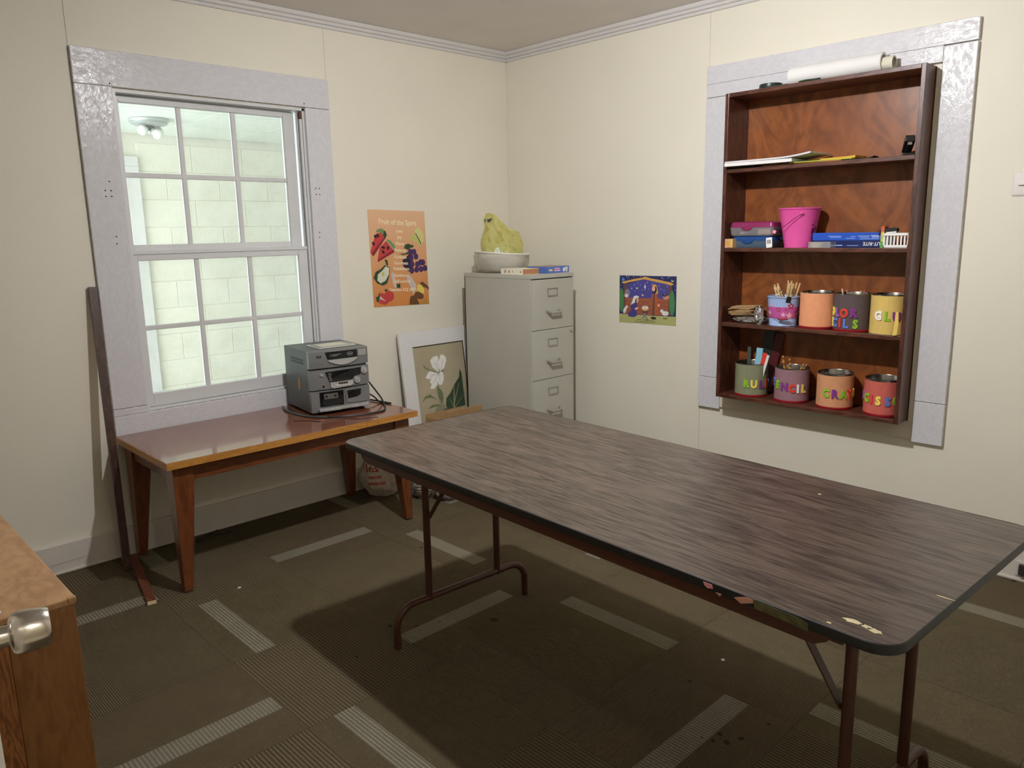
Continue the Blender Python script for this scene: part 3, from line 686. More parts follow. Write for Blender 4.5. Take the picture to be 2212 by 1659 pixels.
MB().lathe([(.0005, .005), (.006, .004), (.008, .001), (.008, -.002)], n=12, m=PINK, X=basis(tuple(e1*(.0895)+Vector((0, 0, .150))), (-e1.y, e1.x, 0), (0, 0, 1), tuple(e1))).build('handle_lug', PINK, pk, smooth=True, local=True)
WIRE = mat('dark_wire', (90, 60, 70), .4, .8)
hp = [e1*.097+Vector((0, 0, .150))]
for q, rr, z in ((-14, .098, .128), (-38, .099, .098), (-62, .100, .078), (-88, .101, .068)):
    hp.append(Vector((rr*math.cos(a0+R(q)), rr*math.sin(a0+R(q)), z)))
MB().tube(bez([tuple(p) for p in hp], 4), .0014, 6, WIRE).build('wire_handle', WIRE, pk, smooth=True, local=True)
PGR = mat('pale_pink_grip', (240, 150, 170), .5)
MB().tube([hp[-1]+Vector((-.004, .004, .004)), hp[-1]+Vector((.012, .016, -.001))], .0085, 12, PGR).build('handle_grip', PGR, pk, smooth=True, local=True)
STN = mat('dark_magenta_scuff', (130, 24, 84), .5, var=.2, vscale=60)
sm = MB()
for ang, zc, r1 in ((52, .075, .014), (58, .05, .012), (46, .10, .005), (50, .115, .003), (62, .085, .009)):
    rad2 = lambda z: rbm+(rt-rbm)*z/hh
    ps = [(.0+r1*(1+.25*math.sin(5*k))*math.cos(R(30*k)), r1*(1+.25*math.cos(7*k))*math.sin(R(30*k))) for k in range(12)]
    sm.add([((rad2(zc+b)+.0008)*math.cos(a0+R(ang)+a/.075), (rad2(zc+b)+.0008)*math.sin(a0+R(ang)+a/.075), zc+b) for a, b in ps], [tuple(range(12))], STN)
sm.build('scuff_mark', STN, pk, local=True)
tg = thing('price_tag', (-.105, -1.855, Z2), 'white barcode tag leaning against the pink pail', 'tag')
Xt = basis((-.110, -1.850, Z2+.001), (.25, -.94, .12), (.12, .14, .98), (-.95, -.3, .1))
MB().prism(rrect(-.014, .014, 0, .046, .003, 3), 0, .0006, PAPER, Xt).build('card', PAPER, tg)
bars = MB()
for k in range(7): bars.flat([(-.009+k*.0026, .018), (-.0075+k*.0026, .018), (-.0075+k*.0026, .036), (-.009+k*.0026, .036)], .0009, BLACKP, Xt)
bars.build('barcode_print', BLACKP, tg)
# wax paper boxes and tape
BLU1 = mat('bright_blue_carton', (34, 84, 190), .35, var=.06, vscale=20); NAVY = mat('navy_carton', (22, 36, 92), .35, var=.05)
LBL = mat('pale_print_blue', (170, 190, 235), .5, var=0)
def carton(y0, y1, x0, x1, z0, z1, m, label, lines, big=None):
    t = thing('wrap_carton', ((x0+x1)/2, (y0+y1)/2, z0), label, 'carton')
    MB().box(x0, x1, y1, y0, z0, z1).build('carton_body', m, t, bevel=.0015)
    X = basis((x0-.0004, y0, z0), (0, -1, 0), (0, 0, 1), (-1, 0, 0))
    p = MB()
    for a, b, c_, d_ in lines: p.flat([(a, c_), (b, c_), (b, d_), (a, d_)], 0, LBL, X)
    if lines: p.build('print_lines', LBL, t)
    if big:
        MB().text(big[0], big[1], PAPER, X @ T(big[2], big[3], .0002) @ RZ(math.pi), off=.0004).build('lettering', PAPER, t)
    return t
carton(-2.035, -2.335, -.060, .0, Z2, Z2+.030, NAVY, 'navy CUT-RITE carton lying upside down under the bright blue carton', [(.08, .13, .008, .012), (.15, .2, .008, .010)], ('CUT-RITE', .020, .262, .017))
carton(-2.030, -2.332, -.062, .002, Z2+.0305, Z2+.064, BLU1, 'bright blue wrap carton lying on top of the navy carton', [(.07, .13, .018, .020), (.08, .13, .013, .015), (.15, .19, .008, .010), (.17, .19, .016, .018), (.2, .25, .018, .020), (.21, .25, .013, .015), (.21, .29, .006, .008), (.255, .29, .018, .022), (.26, .29, .012, .016)])
tp = thing('tape_roll', (-.095, -2.085, Z2), 'clear dispenser with roll of cream tape in front of the navy carton', 'tape')
CRM = mat('cream_tape', (232, 222, 190), .4)
MB().lathe([(.012, 0), (.024, 0), (.024, .022), (.012, .022), (.012, 0)], (-.098, -2.068, Z2+.001), 24, CRM).build('tape', CRM, tp, smooth=True)
CLR2 = film('clear_dispenser_plastic', (225, 222, 220), .35, .15, .1)
MB().box(-.124, -.07, -2.14, -2.042, Z2, Z2+.002).box(-.124, -.122, -2.14, -2.042, Z2+.002, Z2+.027).box(-.122, -.072, -2.142, -2.140, Z2+.002, Z2+.027).build('dispenser', CLR2, tp)
cx = thing('crayon_box', (-.075, -2.343, Z2), 'upright crayon box with green, yellow and orange print behind the white basket', 'box')
for z0, z1, c_ in ((0, .026, (96, 160, 74)), (.0262, .05, (190, 196, 76)), (.0502, .066, (226, 176, 60)), (.0662, .088, (205, 92, 60))):
    m_ = mat('crayon_box_%d' % c_[0], c_, .6, var=.08, vscale=50)
    MB().box(-.095, -.055, -2.352, -2.3385, Z2+z0, Z2+z1).build('carton_band', m_, cx)
WB = mat('white_plastic', (238, 236, 234), .35, var=.01)
wb = thing('white_basket', (-.055, -2.405, Z2), 'small white slotted plastic basket at right end of second shelf', 'basket')
y0, y1, x0, x1, hb = -2.356, -2.454, -.112, .02, .060
MB().box(x0+.004, x1-.004, y1+.004, y0-.004, Z2, Z2+.003).build('basket_floor', WB, wb)
rim = MB(); rim.box(x0-.004, x1+.004, y1-.002, y1+.003, Z2+hb-.010, Z2+hb); rim.box(x0-.004, x1+.004, y0-.003, y0+.003, Z2+hb-.010, Z2+hb); rim.box(x0-.004, x0+.002, y1, y0, Z2+hb-.010, Z2+hb); rim.box(x1-.002, x1+.004, y1, y0, Z2+hb-.010, Z2+hb)
rim.build('rim', WB, wb, bevel=.001, seg=1)
lowr = MB(); lowr.box(x0, x0+.003, y1, y0, Z2+.003, Z2+.012); lowr.box(x0, x1, y1, y1+.003, Z2+.003, Z2+.012); lowr.box(x0, x1, y0-.003, y0, Z2+.003, Z2+.012); lowr.build('lower_band', WB, wb)
for k in range(8):
    y = y0-.002-k*(.094/7)
    MB().box(x0, x0+.003, y-.0042, y+.0018, Z2+.012, Z2+hb-.010).build('slat', WB, wb)
for k in range(9):
    x = x0+.006+k*.0145
    MB().box(x-.003, x+.003, y0-.003, y0, Z2+.012, Z2+hb-.010).build('slat', WB, wb)
    MB().box(x-.003, x+.003, y1, y1+.003, Z2+.012, Z2+hb-.010).build('slat', WB, wb)
def stapler(nm, o, rz, label, sc=1, tilt=14):
    t = thing(nm, o, label, 'stapler', rz=rz)
    L = .13*sc
    MB().loft([[(x, y*.018*sc, z) for y, z in ((-1, 0), (1, 0), (1, .008*sc), (-1, .008*sc))] for x in (0, L)], BLACKP).build('base', BLACKP, t, bevel=.002, local=True)
    X = T(L*.95, 0, .018*sc) @ RY(R(tilt))
    MB().loft([[(x, y*.016*sc, z*k) for y, z in ((-1, 0), (1, 0), (.9, .022*sc), (-.9, .022*sc))] for x, k in ((-L*.98, .8), (-L*.9, 1.1), (-L*.3, 1.15), (0, .8))], BLACKP, X=X).build('arm', BLACKP, t, bevel=.002, local=True)
    MB().box(-L*.93, -.01, -.007*sc, .007*sc, -.010*sc, .0, X=X).build('magazine', CHROME, t, local=True)
    MB().box(L*.88, L*.99, -.012*sc, .012*sc, .004, .026*sc).build('hinge', BLACKP, t, local=True)
    return t
stapler('stapler', (-.098, -2.405, Z2+.0515), R(75), 'black stapler lying in the white basket', .62, 4)
# ---- first shelf: papers, folders, stapler
stapler('stapler', (-.112, -2.432, Z3), R(24), 'black stapler standing on the top inner shelf at right', 1.15, 13)
KF = [mat('yellow_envelope', (216, 170, 62), .8), mat('lime_folder', (170, 182, 60), .7), mat('dark_leaf_paper', (38, 40, 26), .8), mat('tan_paper_edge', (190, 120, 60), .8)]
def sheet(nm, x0, x1, y0, y1, z, th, m, rz, label, curl=0, cat='paper', tilt=0):
    cx_, cy_ = (x0+x1)/2, (y0+y1)/2; nn = 10; hx, hy = (x1-x0)/2, (y0-y1)/2
    rings = []
    for k in range(nn+1):
        u = -1+2*k/nn; zc = max(0, u-.2)**2*curl
        rings.append([(-hx, -u*hy, zc), (hx, -u*hy, zc), (hx, -u*hy, zc+th), (-hx, -u*hy, zc+th)])
    return MB().loft(rings, m, X=T(cx_, cy_, z) @ RZ(R(rz)) @ RX(R(tilt))).build(nm, m, smooth=True, label=label, cat=cat)
sheet('envelope', -.115, .04, -1.80, -2.16, Z3+.001, .003, KF[3], 0, 'tan envelope at the bottom of the papers on the top inner shelf', 0, 'envelope')
sheet('folder', -.118, .035, -1.93, -2.20, Z3+.0045, .004, KF[1], 3, 'lime green folder sticking out right of the white papers', .0, 'folder')
sheet('envelope', -.06, .05, -1.99, -2.20, Z3+.0095, .010, KF[0], -2, 'mustard yellow envelope on the lime folder', .004, 'envelope')
sheet('leaf_paper', -.105, -.03, -2.19, -2.285, Z3+.0005, .003, KF[2], 8, 'crumpled dark green paper at right end of the paper pile', .012)
sheet('paper_stack', -.152, .035, -1.627, -1.955, Z3+.0098, .014, PAPER, 1.2, 'lower block of white paper on the top inner shelf', 0, 'paper')
sheet('paper_stack', -.150, .04, -1.627, -2.045, Z3+.0255, .007, mat('grey_white_paper', (214, 210, 212), .7), -1, 'upper sheaf of white paper with curled right end', .022, 'paper')
# ---- on top of the shelf
ZT = 2.03
rp = thing('paper_roll', (-.062, -2.09, ZT), 'roll of white paper lying on top of the wooden shelf', 'paper roll')
prl = [(.030, 0), (.0385, 0), (.0385, .395), (.030, .395), (.030, 0)]
MB().lathe(prl, n=32, m=PAPER, X=T(-.062, -1.893, ZT+.0385) @ RX(R(90))).build('outer_sheet', PAPER, rp, smooth=True)
MB().lathe([(.0205, 0), (.0265, 0), (.0265, .425), (.0205, .425), (.0205, 0)], n=24, m=mat('cream_paper_core', (222, 216, 196), .7), X=T(-.062, -1.905, ZT+.031) @ RX(R(90))).build('inner_core', None, rp, smooth=True)
DG = mat('dark_green_plastic', (34, 48, 42), .35)
gt = thing('green_tape', (-.06, -1.80, ZT), 'dark green roll of tape lying on the shelf top left of the paper roll', 'tape')
MB().lathe([(.03, 0), (.05, 0), (.052, .004), (.05, .022), (.03, .022), (.03, 0)], (-.058, -1.795, ZT), 28, DG).build('tape_ring', DG, gt, smooth=True)
MB().box(-.11, -.08, -1.90, -1.83, ZT, ZT+.006).build('loose_tape_end', DG, gt, bevel=.001)
GC = mat('dark_green_cord_mat', (34, 56, 44), .8, var=.3, vscale=60)
MB().tube(bez([(-.112, -1.955, ZT+.004), (-.118, -1.985, ZT+.005), (-.110, -2.02, ZT+.005), (-.116, -2.05, ZT+.004)], 5), .004, 8, GC).build('green_string', GC, smooth=True, label='short dark green string lying under the front of the paper roll', cat='string')

# ------------------------------------------------------------------ folding table
FT = wood('walnut_laminate', (42, 33, 28), (102, 87, 76), 2.4, (.9, 11, 11), 5, .34, 0, 4, lo=.2, hi=.85)
tb = thing('folding_table', (-1.81, -2.3284, CF), 'long folding table with brown woodgrain laminate top and black edge', 'table', rz=R(-92.74))
TH, TL, TW = .7367-CF, 1.829, .762
BAND = mat('black_edge_band', (30, 30, 29), .45, var=.1, vscale=30)
MB().prism(rrect(-TL/2+.0025, TL/2-.0025, -TW/2+.0025, TW/2-.0025, .05, 8), TH-.018, TH).build('tabletop', FT, tb, local=True)
ring = lambda o, z: [(p[0], p[1], z) for p in rrect(-TL/2+.0025-o, TL/2-.0025+o, -TW/2+.0025-o, TW/2-.0025+o, .05+o, 8)]
MB().loft([ring(0, TH-.0205), ring(.0025, TH-.0185), ring(.0035, TH-.010), ring(.0025, TH-.001), ring(.0003, TH+.0006), ring(0, TH-.001)], BAND, cap=False).build('edge_band', BAND, tb, smooth=True, local=True)
MB().prism(rrect(-TL/2+.006, TL/2-.006, -TW/2+.006, TW/2-.006, .05, 8), TH-.0215, TH-.0185).build('underside', mat('raw_board', (120, 84, 58), .8), tb, local=True)
BRN = mat('brown_enamel_steel', (80, 48, 36), .35, var=.08, vscale=20)
for s in (-1, 1):
    y = s*(TW/2-.022)
    pr = [(-.80, TH-.022), (.80, TH-.022), (.795, TH-.036), (.77, TH-.050), (-.77, TH-.050), (-.795, TH-.036)]
    MB().prism(pr, -.012, .012, X=T(0, y, 0) @ RX(R(90))).build('side_rail', BRN, tb, bevel=.003, local=True)
for s in (-1, 1):
    MB().box(s*.80-.012, s*.80+.012, -TW/2+.036, TW/2-.036, TH-.046, TH-.022).build('end_rail', BRN, tb, bevel=.002, local=True)
TR = .0127
for s in (-1, 1):
    u = s*.748
    for v in (-.157, .157):
        MB().tube([(u, v, .135), (u, v, TH-.022)], TR, 14, BRN).build('leg', BRN, tb, smooth=True, local=True)
    pts = [(u, -.297, .001), (u, -.297, .07)]+[(u, -.297+.075*(1-math.cos(R(a))), .07+.075*math.sin(R(a))) for a in range(15, 91, 15)]
    pts += [(u, -p[1], p[2]) for p in pts[::-1]]
    MB().tube(pts, TR, 14, BRN).build('foot_bar', BRN, tb, smooth=True, local=True)
    for v in (-.157, .157):
        MB().bar((u-s*.012, v, .44), (u-s*.20, v*.9, TH-.03), .020, .004, BRN, (0, 0, 1)).build('brace', BRN, tb, local=True)
    MB().tube([(u, -.157, TH-.05), (u, .157, TH-.05)], .010, 10, BRN).build('cross_bar', BRN, tb, smooth=True, local=True)
ST1 = mat('torn_floral_sticker', (88, 84, 52), .5, var=.5, vscale=50); ST2 = mat('pink_sticker', (222, 150, 156), .6, var=.15, vscale=40); ST3 = mat('peach_peeled_sticker', (206, 150, 128), .6, var=.1)
def edge_patch(poly, m):
    MB().prism(poly, 0, .0008, m, basis((0, -TW/2-.0015, TH), (1, 0, 0), (0, 0, 1), (0, -1, 0))).build('sticker_remnant', m, tb, local=True)
edge_patch([(.655, -.001), (.70, -.002), (.745, -.003), (.765, -.008), (.768, -.024), (.74, -.02), (.70, -.019), (.66, -.018)], ST1)
edge_patch([(.615, -.012), (.64, -.002), (.66, -.001), (.658, -.008), (.63, -.019)], ST3)
edge_patch([(.545, -.004), (.565, -.003), (.568, -.011), (.555, -.014), (.548, -.010)], ST2); edge_patch([(.574, -.016), (.588, -.015), (.584, -.021)], ST2)
PNT = mat('cream_paint_blot', (214, 200, 160), .6, var=.15, vscale=80)
for u, v, a, b, rt_ in ((.821, -.332, .017, .007, 10), (.847, -.334, .009, .006, 40), (.862, -.338, .012, .007, 20), (.795, -.367, .004, .003, 0), (.896, -.124, .016, .002, 15), (.458, .251, .005, .003, 0)):
    ps = [(u+a*(1+.25*math.sin(3*k+u*50))*math.cos(R(30*k+rt_)), v+b*(1+.25*math.cos(4*k+u*30))*math.sin(R(30*k+rt_))) for k in range(12)]
    MB().prism(ps, TH+.0002, TH+.0009, PNT).build('paint_blot', PNT, tb, local=True)

# ------------------------------------------------------------------ low table under the window
DT = wood('red_brown_desk_top', (112, 62, 42), (134, 80, 58), 3, (1, 5, 5), 3, .16, .5, coat_r=.06)
DE = wood('honey_desk_edge', (168, 112, 46), (188, 132, 62), 5, (1, 6, 6), 3, .4)
DL = wood('red_brown_leg_wood', (90, 47, 24), (116, 65, 35), 5, (6, 6, 1), 3, .28, .3)
DLX = wood('red_brown_apron_wood', (90, 48, 25), (114, 64, 36), 5, (1, 6, 6), 3, .28, .3)
dx0, dx1, dy0, dy1, dz = -2.458, -1.252, -.636, -.030, .566
dk = thing('low_table', ((dx0+dx1)/2, (dy0+dy1)/2, CF), 'low reddish-brown wooden table with tapered legs standing under the window', 'table')
MB().box(dx0+.003, dx1-.003, dy0+.003, dy1-.003, dz-.028, dz).build('table_top', DT, dk, bevel=.001)
eb = MB(); eb.box(dx0, dx1, dy0, dy0+.003, dz-.0285, dz-.001); eb.box(dx0, dx1, dy1-.003, dy1, dz-.0285, dz-.001); eb.box(dx0, dx0+.003, dy0+.003, dy1-.003, dz-.0285, dz-.001); eb.box(dx1-.003, dx1, dy0+.003, dy1-.003, dz-.0285, dz-.001)
eb.build('edge_strip', DE, dk)
for sx, sy in ((0, 0), (1, 0), (0, 1), (1, 1)):
    ox = dx0+.030 if sx == 0 else dx1-.034; oy = dy0+.032 if sy == 0 else dy1-.014
    ix, iy = (1 if sx == 0 else -1), (1 if sy == 0 else -1)
    q = lambda w_, z: [(ox, oy, z), (ox+ix*w_, oy, z), (ox+ix*w_, oy+iy*w_, z), (ox, oy+iy*w_, z)]
    rg = [q(.036, CF+.006), q(.082, dz-.10), q(.082, dz-.029)]
    if ix*iy < 0: rg = [r_[::-1] for r_ in rg]
    lg = MB().loft(rg, DL).build('leg', DL, dk, bevel=.002)
    MB().lathe([(.0005, 0), (.010, 0), (.010, .006), (.0005, .006)], (ox+ix*.018, oy+iy*.018, CF), 12, CHROME).build('glide', CHROME, lg, smooth=True)
ap = lambda *a: MB().box(*a).build('apron', DLX, dk, bevel=.001)
ap(dx0+.113, dx1-.117, dy0+.040, dy0+.058, dz-.098, dz-.029); ap(dx0+.113, dx1-.117, dy1-.045, dy1-.027, dz-.098, dz-.029)
ap(dx0+.040, dx0+.058, dy0+.115, dy1-.097, dz-.098, dz-.029); ap(dx1-.058, dx1-.040, dy0+.115, dy1-.097, dz-.098, dz-.029)
for x in (-1.545, -1.485): MB().box(x, x+.0012, dy0-.0004, dy0+.001, dz-.028, dz-.0015).build('edge_crack', mat('crack_line', (110, 70, 28), .8, var=0), dk)

# ------------------------------------------------------------------ stereo
SG = mat('silver_grey_plastic', (128, 129, 129), .38, .35, var=.03); SL = mat('light_silver_plastic', (176, 176, 174), .3, .4, var=.02); SD = mat('grey_metal_case', (98, 102, 100), .5, .2, var=.04, bump=.1, bscale=200)
GLB = mat('glossy_black_window', (16, 17, 20), .12, var=0); KEY = mat('bright_silver_key', (205, 205, 204), .25, .5, var=0)
SW_, SH_, SDp = .306, .312, .330
sr = thing('stereo', (-1.668, -.362, dz), 'grey mini stereo system with tape decks standing on the low table', 'stereo', rz=R(-7.5))
lb_ = lambda b, nm, m, p=sr, **k: b.build(nm, m, p, local=True, **k)
case = lb_(MB().box(0, SW_, .035, SDp, .012, SH_), 'case', SD, bevel=.003)
SLOT = mat('dark_vent_slots', (70, 72, 72), .6, var=.1, vscale=200)
for k, z in enumerate((.262, .247)):
    lb_(MB().box(-.0006, 0, .085, .24, z-.005, z+.005), 'vent', SLOT, case)
lb_(MB().flat([(.17, .11), (.145, .11), (.135, .14), (.145, .165), (.158, .175), (.170, .14)], .0006, mat('peeled_tan_label', (190, 152, 108), .8), basis((0, 0, 0), (0, 1, 0), (0, 0, 1), (-1, 0, 0))), 'peeled_label', None, case)
for y, z in ((.05, .30), (.05, .16), (.05, .03), (.32, .30), (.32, .07), (.32, .03)):
    lb_(MB().lathe([(.0003, .0008), (.002, .0008), (.002, 0)], n=8, m=BLACKP, X=basis((0, y, z), (0, 1, 0), (0, 0, 1), (-1, 0, 0))), 'screw', BLACKP, case)
for x in (.03, SW_-.03):
    for y in (.05, SDp-.03): lb_(MB().lathe([(.0005, 0), (.014, 0), (.014, .012), (.0005, .012)], (x, y, 0), 14, BLACKP), 'foot', BLACKP, smooth=True)
def bow(z0, z1, d=.016, tilt=0.0, m=SG, n=10):
    rings = []
    for k in range(n+1):
        u = -1+2*k/n; y = .012-d*(1-u*u)*.8
        x = SW_/2+u*SW_/2
        rings.append([(x, .036, z0), (x, y+tilt, z0+.002), (x, y-.002, (z0+z1)/2), (x, y, z1-.004), (x, y+.006, z1), (x, .036, z1)])
    return MB().loft(rings, m)
def fy(x, d=.016): u = (x-SW_/2)/(SW_/2); return .012-d*(1-u*u)*.8-.003
def plate(nm, poly, m, par, th=.003, off=0, bev=.0008, d=.016):
    """panel following the bowed front, poly in (x, z)"""
    n = len(poly); a = sum(poly[i][0]*poly[(i+1) % n][1]-poly[(i+1) % n][0]*poly[i][1] for i in range(n))
    if a < 0: poly = poly[::-1]
    v = [(x, fy(x, d)-th-off, z) for x, z in poly]+[(x, fy(x, d)+.004, z) for x, z in poly]
    f = [tuple(range(n)), tuple(range(2*n-1, n-1, -1))]+[(n+i, n+(i+1) % n, (i+1) % n, i) for i in range(n)]
    return lb_(MB().add(v, f, m), nm, m, par, bevel=bev, seg=1)
def dense(poly, k=6):
    out = []
    for i in range(len(poly)):
        a, b = poly[i], poly[(i+1) % len(poly)]
        out += [(a[0]+(b[0]-a[0])*j/k, a[1]+(b[1]-a[1])*j/k) for j in range(k)]
    return out
top = lb_(bow(.226, SH_-.001), 'cd_section', SG, smooth=True)
plate('black_window', dense([(.080, .303), (.090, .268), (.245, .268), (.245, .303)], 5), GLB, top)
plate('disc_drawer', [(.092, .265), (.245, .265)]+[(.245-.153*k/10, .262-.026*math.sin(math.pi*(k+.6)/11.2)) for k in range(11)], SL, top, .005)
plate('badge_plate', dense([(.252, .300), (.252, .270), (.295, .270), (.295, .300)], 4), SL, top, .001)
mid = lb_(bow(.121, .220), 'display_section', SG, smooth=True)
plate('display', dense([(.074, .208), (.092, .158), (.210, .155), (.222, .172), (.258, .178), (.262, .212)], 4), GLB, mid)
plate('control_strip', dense([(.096, .154), (.215, .156), (.215, .135), (.200, .128), (.110, .124), (.098, .130)], 3), KEY, mid, .004)
for k in range(4): plate('button', [(.138+.0125*k, .150), (.138+.0125*k, .143), (.147+.0125*k, .143), (.147+.0125*k, .150)], BLACKP, mid, .006, bev=0)
for k in range(6): plate('button', [(.106+.0145*k, .135), (.106+.0145*k, .131), (.117+.0145*k, .131), (.117+.0145*k, .135)], SL, mid, .0055, bev=0)
plate('button', [(.106, .149), (.106, .142), (.118, .142), (.118, .149)], SL, mid, .006, bev=0)
def knob(nm, x, z, r, par, dep=.010):
    X = basis((x, fy(x), z), (1, 0, 0), (0, 0, 1), (0, -1, 0))
    k = lb_(MB().lathe([(r, 0), (r, dep*.6), (r*.88, dep), (r*.78, dep), (r*.72, dep*.7), (.0004, dep*.75)], n=28, m=KEY, X=X), nm, KEY, par, smooth=True)
    lb_(MB().lathe([(r*.55, dep*.7), (r*.5, dep*1.05), (.0004, dep*1.1)], n=20, m=SL, X=X), 'knob_cap', SL, k, smooth=True)
knob('volume_knob', .277, .196, .0185, mid); knob('jog_knob', .236, .153, .0170, mid)
plate('power_button', ell(.055, .195, .009, .006, 14), KEY, mid, .005, bev=.001)
plate('headphone_jack', ell(.062, .139, .005, .005, 12), BLACKP, mid, .001, bev=0)
for k in range(4): plate('display_mark', [(.088+.001*k, .199-.010*k), (.088+.001*k, .196-.010*k), (.100+.001*k, .196-.010*k), (.100+.001*k, .199-.010*k)], SL, mid, .0036, bev=0)
bot = lb_(bow(.012, .117), 'tape_section', SG, smooth=True)
d1 = plate('tape_well', dense([(.040, .112), (.040, .040), (.160, .040), (.160, .112)], 4), GLB, bot, .002)
plate('cassette', dense([(.060, .102), (.060, .075), (.130, .075), (.130, .102)], 3), mat('grey_cassette', (92, 90, 86), .5), d1, .0035)
for x in (.072, .116): plate('reel_hole', ell(x, .089, .006, .006, 12), BLACKP, d1, .0042, bev=0)
plate('tape_carrier', dense([(.050, .070), (.050, .048), (.150, .048), (.150, .070)], 3), BLACKP, d1, .004)
d2_ = plate('tape_door', dense([(.168, .114), (.172, .046), (.290, .040), (.290, .114)], 4), SG, bot, .004)
plate('door_window', dense([(.178, .106), (.182, .066), (.235, .070), (.252, .078), (.254, .106)], 3), GLB, d2_, .0055)
kp = lb_(MB().box(.030, SW_-.014, -.014, .012, .018, .032), 'key_ledge', SL, bot, bevel=.003)
for x0_, n_ in ((.055, 6), (.195, 6)):
    for k in range(n_):
        lb_(MB().box(x0_+k*.0135, x0_+k*.0135+.0125, -.018, -.010, .019, .030), 'key', KEY, kp, bevel=.001)
TX = lambda x, z: basis((x, fy(x)-.0042, z), (1, 0, 0), (0, 0, 1), (0, -1, 0))
lb_(MB().text('RCA', .012, BLACKP, TX(.048, .286), off=.0006), 'lettering', BLACKP, top)
lb_(MB().text('CD CHANGER', .0085, SL, TX(.140, .287), off=.0002), 'lettering', SL, top) if False else None
sw = MB()
sw.tube([(.205+.016*math.cos(R(a)), fy(.205)-.0042, .286+.009*math.sin(R(a))) for a in range(20, 341, 20)], .0007, 5, SL)
for a in (20, 80, 140, 200, 260, 320): sw.tube([(.205, fy(.205)-.0044, .286), (.205+.017*math.cos(R(a)), fy(.205)-.0044, .286+.008*math.sin(R(a)))], .0009, 5, SL)
for x_, l_ in ((.118, .05), (.118, .035)): pass
sw.tube([(.106, fy(.106)-.0042, .292), (.103, fy(.103)-.0042, .288), (.107, fy(.107)-.0042, .285), (.103, fy(.103)-.0042, .281)], .001, 5, SL)
for z_, l_ in ((.289, .046), (.283, .028)): sw.tube([(.112+l_*k/6, fy(.112+l_*k/6)-.0042, z_) for k in range(7)], .0011, 5, SL)
lb_(sw, 'badge_print', SL, top)
def onst(x, y, z):
    v = Matrix.Translation(sr.location) @ RZ(R(-7.5)) @ Vector((x, y, z)); return tuple(v)
cs = thing('paper_leaflet', onst(.18, .16, SH_), 'small framed paper leaflet lying on top of the stereo', 'leaflet', rz=R(-4))
LF = mat('leaflet_white_edge', (214, 214, 206), .35); LG = mat('leaflet_grey_border', (120, 122, 116), .4); LY = mat('leaflet_cream_print', (214, 212, 190), .5, var=.1, vscale=30)
MB().prism(rrect(-.10, .10, -.075, .075, .006, 3), 0, .003).build('sleeve', LF, cs, local=True)
MB().prism(rrect(-.088, .088, -.064, .064, .002, 2), .0031, .0035).build('border', LG, cs, local=True)
MB().prism(rrect(-.074, .074, -.052, .052, .002, 2), .0036, .0040).build('print', LY, cs, local=True)
# cables of the stereo
ZD = dz+.0045
p_ = lambda x, y, z=0: (x, y, ZD+z)
BC = mat('black_rubber_cable', (20, 20, 21), .45, var=0)
cb1 = thing('power_cord', (-1.45, -.5, dz), 'black power cord looping round the right side and front of the stereo', 'cord')
o1 = onst(SW_+.012, .22, .15)
MB().tube(bez([o1, onst(SW_+.05, .18, .13), onst(SW_+.085, .10, .05), onst(SW_+.09, .05, .012), p_(-1.345, -.492), p_(-1.405, -.530), p_(-1.535, -.500), p_(-1.645, -.425), p_(-1.690, -.33), p_(-1.682, -.20), p_(-1.655, -.10)], 7), .0042, 8, BC).build('cable', BC, cb1, smooth=True)
MB().tube(bez([onst(SW_+.015, .26, .09), onst(SW_+.035, .2, .06), onst(SW_+.07, .12, .03), onst(SW_+.08, .06, .006), onst(SW_+.11, .0, .005), onst(SW_+.085, .09, .006), onst(SW_+.04, .22, .006)], 7), .0038, 8, BC).build('cable', BC, cb1, smooth=True)
MB().bar(onst(SW_+.02, .21, .045), onst(SW_+.035, .19, .075), .018, .016, BC).build('plug', BC, cb1, bevel=.003)
CC = mat('dark_coiled_cable', (58, 60, 62), .35, var=.2, vscale=80)
MB().tube(bez([p_(-1.668, -.06), p_(-1.700, -.15, .001), p_(-1.705, -.26), p_(-1.690, -.37, .001), p_(-1.64, -.445)], 7), .0055, 8, CC).build('audio_cable', CC, smooth=True, label='thicker grey-black audio cable tucked along the left base of the stereo', cat='cable')
TW_ = mat('thin_brown_wire', (46, 24, 18), .5)
MB().tube(bez([p_(-1.775, -.370, -.003), p_(-1.73, -.42, -.003), p_(-1.695, -.480, -.003), p_(-1.63, -.49, -.002), p_(-1.575, -.520, -.003), p_(-1.545, -.575, -.003), p_(-1.50, -.585, -.003), p_(-1.46, -.60, -.003)], 6), .0014, 6, TW_).build('thin_wire', TW_, smooth=True, label='thin brown wire lying on the low table in front of the stereo', cat='wire')

# ------------------------------------------------------------------ filing cabinet and what stands on it
FG = mat('grey_green_cabinet_enamel', (182, 180, 168), .42, .0, var=.03, vscale=6, bump=.05, bscale=250); FD = mat('cabinet_nickel', (172, 170, 160), .35, .5, var=.03)
fx0, fx1, fy0, fy1, fz = -.520, -.172, -.702, -.160, 1.189
fc = thing('filing_cabinet', ((fx0+fx1)/2, (fy0+fy1)/2, CF), 'tall grey four-drawer metal filing cabinet in the corner', 'filing cabinet')
cbod = MB(); cbod.box(fx0, fx0+.008, fy0+.002, fy1, CF, fz-.022); cbod.box(fx1-.008, fx1, fy0+.002, fy1, CF, fz-.022); cbod.box(fx0, fx1, fy1-.006, fy1, CF, fz-.022); cbod.box(fx0+.008, fx1-.008, fy0+.03, fy1-.006, CF, fz-.022, DARK)
cbod.mats.insert(0, FG) if FG not in cbod.mats else None
cbod.m = [1 if i >= 18 else 0 for i in range(24)]
cbod.build('body', None, fc)
